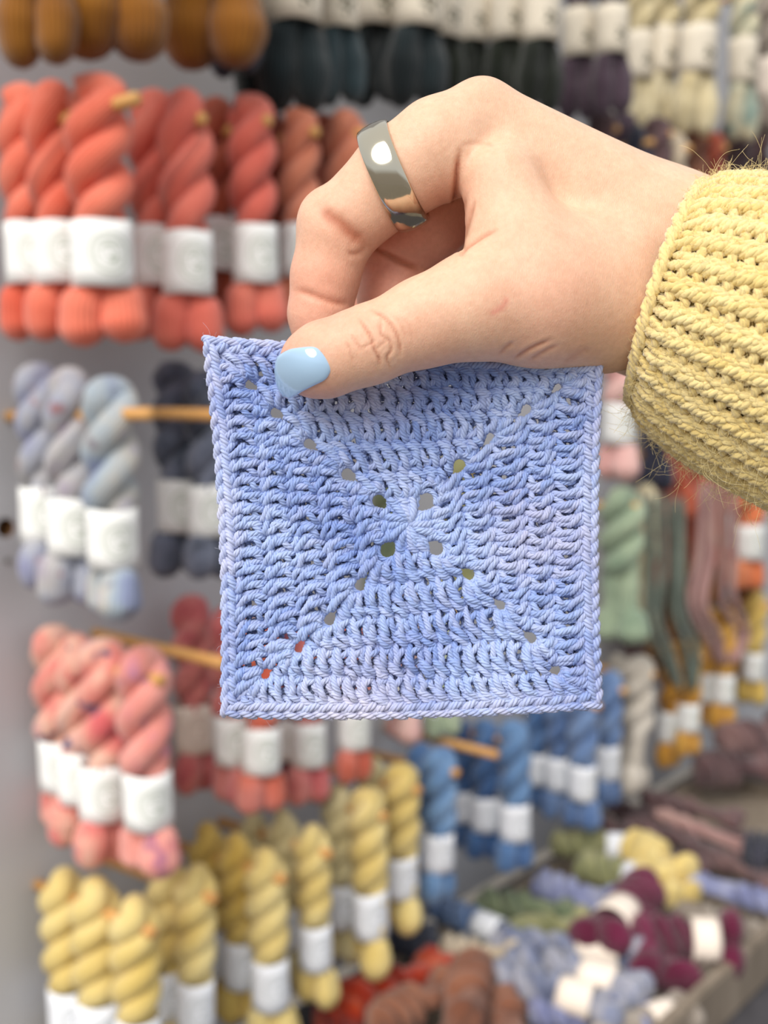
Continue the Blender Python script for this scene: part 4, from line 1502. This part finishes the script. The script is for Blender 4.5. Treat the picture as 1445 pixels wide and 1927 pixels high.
for pts, w, dm, (d0, d1) in CREASES:
    x0, y0 = np.min(pts, 0) - 40
    x1, y1 = np.max(pts, 0) + 40
    m = FRONT & (HP[:, 0] > x0) & (HP[:, 0] < x1) & (HP[:, 1] > y0) & (HP[:, 1] < y1) & (-HV[:, 2] > d0) & (-HV[:, 2] < d1)
    if not m.any():
        continue
    d, t = polydist(HP[m], pts)
    fade = np.clip(np.minimum(t, 1 - t) * 5 + 0.25, 0, 1)
    g = np.exp(-(d / w) ** 2) * fade
    dep[m] += -dm * g + 0.25 * dm * np.exp(-((d - 2.6 * w) / (1.3 * w)) ** 2) * fade
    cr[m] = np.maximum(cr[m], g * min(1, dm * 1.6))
HV2 = HV + HN * dep[:, None]


def near(P, px, py, d, r):
    return np.exp(-(np.linalg.norm(P - C3(px, py, d), axis=1) / r) ** 2)


blush = np.zeros(len(HV))
for (px, py, d, r, a) in [(600, 560, 298, 16, .75), (600, 640, 300, 14, .9), (640, 440, 296, 12, .5), (560, 690, 276, 12, .8), (690, 640, 270, 9, .35),
                          (750, 420, 306, 16, .9), (740, 540, 312, 18, .9), (820, 480, 320, 22, .9), (800, 640, 270, 12, .3), (850, 400, 290, 10, .5),
                          (1050, 560, 268, 20, .35), (905, 160, 292, 7, .25), (620, 600, 272, 10, .5), (690, 590, 330, 20, .9)]:
    blush = np.maximum(blush, a * near(HV, px, py, d, r))
scr, _ = polydist(HP, [(928, 588), (945, 578), (952, 566)])
scr = np.where(FRONT & (-HV[:, 2] < 290), np.exp(-(scr / 6) ** 2) * 0.6, 0)
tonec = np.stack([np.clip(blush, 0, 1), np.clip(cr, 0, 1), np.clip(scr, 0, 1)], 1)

M_skin, nt, p_ = new_mat('skin')
p_.inputs['Roughness'].default_value = 0.5
p_.inputs['Specular IOR Level'].default_value = 0.35
p_.inputs['Subsurface Weight'].default_value = 0.25
p_.inputs['Subsurface Radius'].default_value = (1.0, 0.35, 0.2)
p_.inputs['Subsurface Scale'].default_value = 0.003
tc = N_(nt, 'ShaderNodeTexCoord')
at = N_(nt, 'ShaderNodeAttribute', attribute_name='tone')
spc = N_(nt, 'ShaderNodeSeparateColor')
nt.links.new(at.outputs['Color'], spc.inputs[0])
n1 = N_(nt, 'ShaderNodeTexNoise')
n1.inputs['Scale'].default_value = 160
n1.inputs['Detail'].default_value = 6
nt.links.new(tc.outputs['Object'], n1.inputs['Vector'])
n2 = N_(nt, 'ShaderNodeTexNoise')
n2.inputs['Scale'].default_value = 700
n2.inputs['Detail'].default_value = 3
nt.links.new(tc.outputs['Object'], n2.inputs['Vector'])
r1 = ramp(nt, [(0.3, lin((229, 186, 157))), (0.7, lin((236, 198, 169)))])
nt.links.new(n1.outputs['Fac'], r1.inputs[0])
mxa = N_(nt, 'ShaderNodeMix', data_type='RGBA')
nt.links.new(spc.outputs[0], mxa.inputs[0])
nt.links.new(r1.outputs[0], mxa.inputs[6])
mxa.inputs[7].default_value = lin((228, 158, 136))
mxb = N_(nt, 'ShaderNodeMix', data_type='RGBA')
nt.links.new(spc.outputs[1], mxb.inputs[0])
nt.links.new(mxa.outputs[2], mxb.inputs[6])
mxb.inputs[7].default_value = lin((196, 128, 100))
mxc = N_(nt, 'ShaderNodeMix', data_type='RGBA')
nt.links.new(spc.outputs[2], mxc.inputs[0])
nt.links.new(mxb.outputs[2], mxc.inputs[6])
mxc.inputs[7].default_value = lin((224, 140, 124))
r2 = ramp(nt, [(0.3, (0.95, 0.925, 0.91, 1)), (0.7, (1.03, 1.03, 1.03, 1))])
nt.links.new(n2.outputs['Fac'], r2.inputs[0])
mxd = N_(nt, 'ShaderNodeMix', data_type='RGBA', blend_type='MULTIPLY')
mxd.inputs[0].default_value = 1.0
nt.links.new(mxc.outputs[2], mxd.inputs[6])
nt.links.new(r2.outputs[0], mxd.inputs[7])
nt.links.new(mxd.outputs[2], p_.inputs['Base Color'])
vo = N_(nt, 'ShaderNodeTexVoronoi', feature='DISTANCE_TO_EDGE')
vo.inputs['Scale'].default_value = 1500
mpv = N_(nt, 'ShaderNodeMapping')
mpv.inputs['Rotation'].default_value = (0, 0.5, 0)
mpv.inputs['Scale'].default_value = (1.5, 1.0, 0.6)
nt.links.new(tc.outputs['Object'], mpv.inputs[0])
nt.links.new(mpv.outputs[0], vo.inputs['Vector'])
ad = N_(nt, 'ShaderNodeMath', operation='ADD')
nt.links.new(vo.outputs['Distance'], ad.inputs[0])
nt.links.new(n2.outputs['Fac'], ad.inputs[1])
bp = N_(nt, 'ShaderNodeBump')
bp.inputs['Strength'].default_value = 0.38
bp.inputs['Distance'].default_value = 0.00022
nt.links.new(ad.outputs[0], bp.inputs['Height'])
nt.links.new(bp.outputs[0], p_.inputs['Normal'])

hand_origin = c2w(C3(1240, 520, 312))
hand = link('person', mesh_np('hand', c2w(HV2) - hand_origin, HQ, True, None, tonec), M_skin, loc=hand_origin)
tag(hand, 'hand in a yellow knitted cuff pinching the crochet square, pale blue thumb nail', 'person')

# thumb nail: plate fitted to the thumb surface
NAIL = np.array([(516, 700), (518, 680), (525, 668), (545, 657), (570, 653), (592, 652), (606, 659), (618, 673), (626, 690), (620, 705), (610, 716),
                 (590, 726), (570, 736), (552, 746), (541, 750), (528, 741), (519, 722)], dtype=float)


def thumb_only(p):
    return part_sdf(p, chain(THUMB), 5.0)


def march(px, fn, d0=255.0):
    d = np.full(len(px), d0)
    rd = np.stack([(px[:, 0] - CX) / F, -(px[:, 1] - CY) / F, -np.ones(len(px))], 1)
    sc = np.linalg.norm(rd, axis=1)
    for _ in range(60):
        v = fn(rd * d[:, None])
        d = d + v / sc * 0.9
        d = np.minimum(d, 300)
    return d


nc_ = NAIL.mean(0)
outl = catmull(np.concatenate([NAIL, NAIL[:1]], 0)[None].repeat(1, 0) @ np.array([[1, 0, 0], [0, 1, 0]]), 73)[0][:-1, :2]
rings = []
for q in (1.0, 0.97, 0.9, 0.78, 0.62, 0.45, 0.28, 0.12):
    rings.append(nc_ + (outl - nc_) * q)
npx = np.concatenate(rings + [nc_[None]], 0)
core = np.concatenate([nc_ + (outl - nc_) * q for q in (0.15, 0.35, 0.55, 0.72)], 0)
dcore = march(core, thumb_only)
ok = dcore < 292


def quad(P):
    x, y = (P[:, 0] - nc_[0]) / 50, (P[:, 1] - nc_[1]) / 50
    return np.stack([np.ones_like(x), x, y, x * x, x * y, y * y], 1)


cf, *_ = np.linalg.lstsq(quad(core[ok]), dcore[ok], rcond=None)
dn = quad(npx) @ cf - 0.8
nt_ = len(outl)
dn[:nt_] += 0.6
dn[nt_:2 * nt_] += 0.12
VN = np.stack([(npx[:, 0] - CX) / F * dn, -(npx[:, 1] - CY) / F * dn, -dn], 1)
back_ = VN[:nt_] + np.array([0, 0, -0.7])
VN = np.concatenate([VN, back_], 0)
QN = []
for a in range(7):
    for k in range(nt_):
        k2 = (k + 1) % nt_
        QN.append((a * nt_ + k, a * nt_ + k2, (a + 1) * nt_ + k2, (a + 1) * nt_ + k))
cidx_ = 8 * nt_
for k in range(nt_):
    k2 = (k + 1) % nt_
    QN.append((7 * nt_ + k, 7 * nt_ + k2, cidx_))
    QN.append((cidx_ + 1 + k, cidx_ + 1 + k2, k2, k))
me = bpy.data.meshes.new('thumb_nail')
me.from_pydata([tuple(v) for v in (c2w(VN) - hand_origin)], [], [f[::-1] for f in QN])
me.polygons.foreach_set('use_smooth', np.ones(len(me.polygons), dtype=bool))
M_nail = plain('pale_blue_polish', (172, 204, 234), 0.08, spec=0.6)
M_nail.node_tree.nodes['Principled BSDF'].inputs['Coat Weight'].default_value = 0.8
M_nail.node_tree.nodes['Principled BSDF'].inputs['Coat Roughness'].default_value = 0.03
o = link('thumb_nail', me, M_nail, hand)
o['label'] = 'thumb nail with glossy pale blue polish'

# ------------------------------------------------------------------ the finger ring
ra_, rb2 = C3(690, 374, 296.6), C3(800, 286, 294.2)
rax = nrm(C3(696, 352, 297.5) - C3(792, 306, 294.5))
rce = C3(741, 333, 295.2)
Rr = 93 * 295.2 / F
u_ = nrm(np.cross(rax, np.array([0, 0, 1.0])))
v_ = np.cross(rax, u_)
prof = [(-4.1, -0.2), (-4.1, 0.6), (-3.8, 0.95), (-2.4, 1.4), (0, 1.6), (2.4, 1.4), (3.8, 0.95), (4.1, 0.6), (4.1, -0.2), (3.0, -0.45), (0, -0.5), (-3.0, -0.45)]
nr = 96
Vr, Qr = [], []
for k in range(nr):
    a = 2 * math.pi * k / nr
    dirv = u_ * math.cos(a) + v_ * math.sin(a)
    for (x, h) in prof:
        Vr.append(rce + rax * x + dirv * (Rr + h))
npf = len(prof)
for k in range(nr):
    for i in range(npf):
        Qr.append((k * npf + i, k * npf + (i + 1) % npf, ((k + 1) % nr) * npf + (i + 1) % npf, ((k + 1) % nr) * npf + i))
ro = c2w(rce)
M_ring, nt, p_ = new_mat('polished_steel')
p_.inputs['Metallic'].default_value = 1.0
p_.inputs['Base Color'].default_value = lin((206, 198, 178))
p_.inputs['Roughness'].default_value = 0.11
fr = link('finger_ring', mesh_np('finger_ring', c2w(np.array(Vr)) - ro, np.array(Qr)), M_ring, loc=ro)
tag(fr, 'wide polished silver ring on the index finger', 'ring')

# ------------------------------------------------------------------ the sleeve
AXI = nrm(np.array([0.94, -0.337, 0.16]))            # along the forearm, away from the hand
E1 = nrm(np.array([0.337, 0.94, 0.0]) - AXI * (np.array([0.337, 0.94, 0.0]) @ AXI))
E2 = np.cross(AXI, E1)
if E2[2] < 0:
    E2 = -E2
SC0 = C3(1243, 552, 305)


def sleeve(phi, u, h=0.0):
    """phi around (0 = upper outline, 90 deg = towards the lens), u mm along from the cuff edge, h mm out of the surface"""
    flare = 1.0 + 0.17 * (1 - np.exp(-np.maximum(u, 0) / 18.0)) + 0.0035 * np.maximum(u, 0) - 0.05 * np.exp(-np.maximum(u, 0) / 3.0)
    a = 29.5 * flare + h
    b = 32.0 * flare + h
    sag = np.where(np.cos(phi) < 0, 1.0 + 0.10 * (1 - np.exp(-np.maximum(u, 0) / 10.0)), 1.0)
    bow = -2.2 * np.sin(phi) + 1.5 * np.cos(phi) ** 2
    c, s_ = np.cos(phi), np.sin(phi)
    return (SC0 + (u + bow)[..., None] * AXI + (a * c * sag)[..., None] * E1 + (b * s_)[..., None] * E2)


NCOL, NROW = 36, 18
PR = 3.5
M_wool = cotton_mat('fuzzy_yellow_wool', (228, 200, 122), (246, 222, 152), (250, 236, 188), 0.85, 0.6, 0.6)
knit = Acc()
bump_, legs_r, legs_l = [], [], []
dphi = 2 * math.pi / NCOL


def sp(c, r, z):
    c = np.array(c) + rng.normal(0, 0.03)
    r = np.array(r) + rng.normal(0, 0.05)
    return sleeve(np.array(c * dphi), np.array(r * PR), np.array(z))


for c in range(NCOL):
    # only the half that faces out of the sleeve's own hidden side is cheaper; the full turn is built
    for r in range(NROW):
        a = r + 0.9 + (0.25 if c % 2 else 0.0)
        legs_r.append([sp(c + .26, a - .65, -.8), sp(c + .23, a - .15, .5), sp(c + .13, a + .40, 1.15), sp(c + .01, a + 1.0, .95), sp(c - .05, a + 1.55, -.3)])
        legs_l.append([sp(c - .32, a - .65, -.8), sp(c - .27, a - .15, .2), sp(c - .18, a + .40, .75), sp(c - .07, a + 1.0, .5), sp(c - .0, a + 1.5, -.5)])
        bump_.append([sp(c + .22, a + .05, -.9), sp(c + .38, a + .35, .35), sp(c + .60, a + .40, .40), sp(c + .78, a + .1, -.9)])


def wool_into(acc, ctrl, R, M, sides=5):
    ctrl = np.asarray(ctrl)
    V, Q, uv = plied(catmull(ctrl, M), R, 3, 5.0, sides, None, 0.46, 0.66)
    n = len(ctrl)
    a = np.tile(np.repeat(rng.uniform(0.2, 0.9, n), M * sides), 3)
    b = np.tile(np.repeat(rng.uniform(0, 0.35, n), M * sides), 3)
    acc.add(V, Q, uv * np.array([0.6, 1]), np.stack([a, b, a * 0], 1))


wool_into(knit, legs_r, 1.35, 10)
wool_into(knit, legs_l, 1.25, 9)
wool_into(knit, bump_, 1.25, 8, 5)
sleeve_root = link('sweater_sleeve', knit.mesh('sweater_sleeve', c2w, hand_origin), M_wool, hand)
sleeve_root['label'] = 'pale yellow ribbed wool sleeve with fuzzy halo'
cuff = Acc()
t_ = np.linspace(0, 2 * math.pi, 150)
for k in range(2):
    P = np.array([sleeve(np.array(t), np.array(0.2 + 0.75 * math.sin(t * 20 + k * math.pi)), np.array(0.4 + 0.6 * math.cos(t * 20 + k * math.pi))) for t in t_])
    V, Q, uv = plied(P[None], 1.25, 3, 5.0, 6, None, 0.46, 0.66)
    cuff.add(V, Q, uv, np.tile(np.array([[0.6, 0.2, 0]]), (len(V), 1)))
link('cuff_edge', cuff.mesh('cuff_edge', c2w, hand_origin), M_wool, sleeve_root)
# inner face of the knitting
gp, gu = np.meshgrid(np.linspace(0, 2 * math.pi, 73)[:-1], np.linspace(1.0, NROW * PR + 3, 16), indexing='ij')
V = sleeve(gp, gu, np.full(gp.shape, -1.3)).reshape(-1, 3)
ia, ib = np.meshgrid(np.arange(72), np.arange(15), indexing='ij')
Q = np.stack([ia * 16 + ib, ((ia + 1) % 72) * 16 + ib, ((ia + 1) % 72) * 16 + ib + 1, ia * 16 + ib + 1], -1).reshape(-1, 4)
link('inner_knit', mesh_np('inner_knit', c2w(V) - hand_origin, Q, True, V[:, :2] * 0.3, np.tile(np.array([[0.2, 0.0, 0]]), (len(V), 1))), M_wool, sleeve_root)
# the sleeve goes on up the arm, out of the picture: ribbed but without single stitches
nph = NCOL * 6
gp, gu = np.meshgrid(np.linspace(0, 2 * math.pi, nph + 1)[:-1], np.linspace(NROW * PR - 1.0, 165.0, 34), indexing='ij')
hh = 0.9 * np.cos(gp / dphi * 2 * math.pi) + 0.15 * np.sin(gu * 2 * math.pi / PR * 0.5) + 0.2
V = sleeve(gp, gu, hh).reshape(-1, 3)
ia, ib = np.meshgrid(np.arange(nph), np.arange(33), indexing='ij')
Q = np.stack([ia * 34 + ib, ((ia + 1) % nph) * 34 + ib, ((ia + 1) % nph) * 34 + ib + 1, ia * 34 + ib + 1], -1).reshape(-1, 4)
link('upper_sleeve', mesh_np('upper_sleeve', c2w(V) - hand_origin, Q, True, V[:, :2] * 0.6, np.tile(np.array([[0.5, 0.1, 0]]), (len(V), 1))), M_wool, sleeve_root)
# mohair halo
r9 = np.random.default_rng(9)
nh = 7000
ph = r9.uniform(0, 2 * math.pi, nh)
uu = r9.uniform(0, NROW * PR, nh)
st = sleeve(ph, uu, np.full(nh, 0.9))
out_ = sleeve(ph, uu, np.full(nh, 1.9)) - st
dr = out_ * 0.35 + r9.normal(0, 0.7, (nh, 3))
V, Q, uv = hairs(st, dr, r9.uniform(2.0, 6.5, nh), 2.0, 0.03, 6, seed=4)
acc = Acc()
acc.add(V, Q)
nm_ = 9000
ph = r9.uniform(0, 2 * math.pi, nm_)
uu = r9.uniform(0, NROW * PR, nm_)
st = sleeve(ph, uu, np.full(nm_, 1.7))
out_ = sleeve(ph, uu, np.full(nm_, 2.7)) - st
V, Q, uv = hairs(st, out_ * 0.12 + r9.normal(0, 0.55, (nm_, 3)), r9.uniform(1.5, 4.0, nm_), 2.4, 0.035, 6, seed=14)
acc.add(V, Q)
nl = 260
ph = np.where(r9.uniform(0, 1, nl) < 0.5, r9.normal(math.pi, 0.35, nl), r9.normal(0, 0.35, nl))
uu = r9.uniform(0, 44, nl)
st = sleeve(ph, uu, np.full(nl, 0.6))
out_ = sleeve(ph, uu, np.full(nl, 1.6)) - st
V, Q, uv = hairs(st, out_ + r9.normal(0, 0.5, (nl, 3)), r9.uniform(6, 17, nl), 1.7, 0.034, 14, seed=8)
acc.add(V, Q)
M_halo = plain('mohair_fibre', (240, 222, 166), 0.6)
o = link('wool_halo', acc.mesh('wool_halo', c2w, hand_origin), M_halo, sleeve_root)
tag(o, kind='stuff')
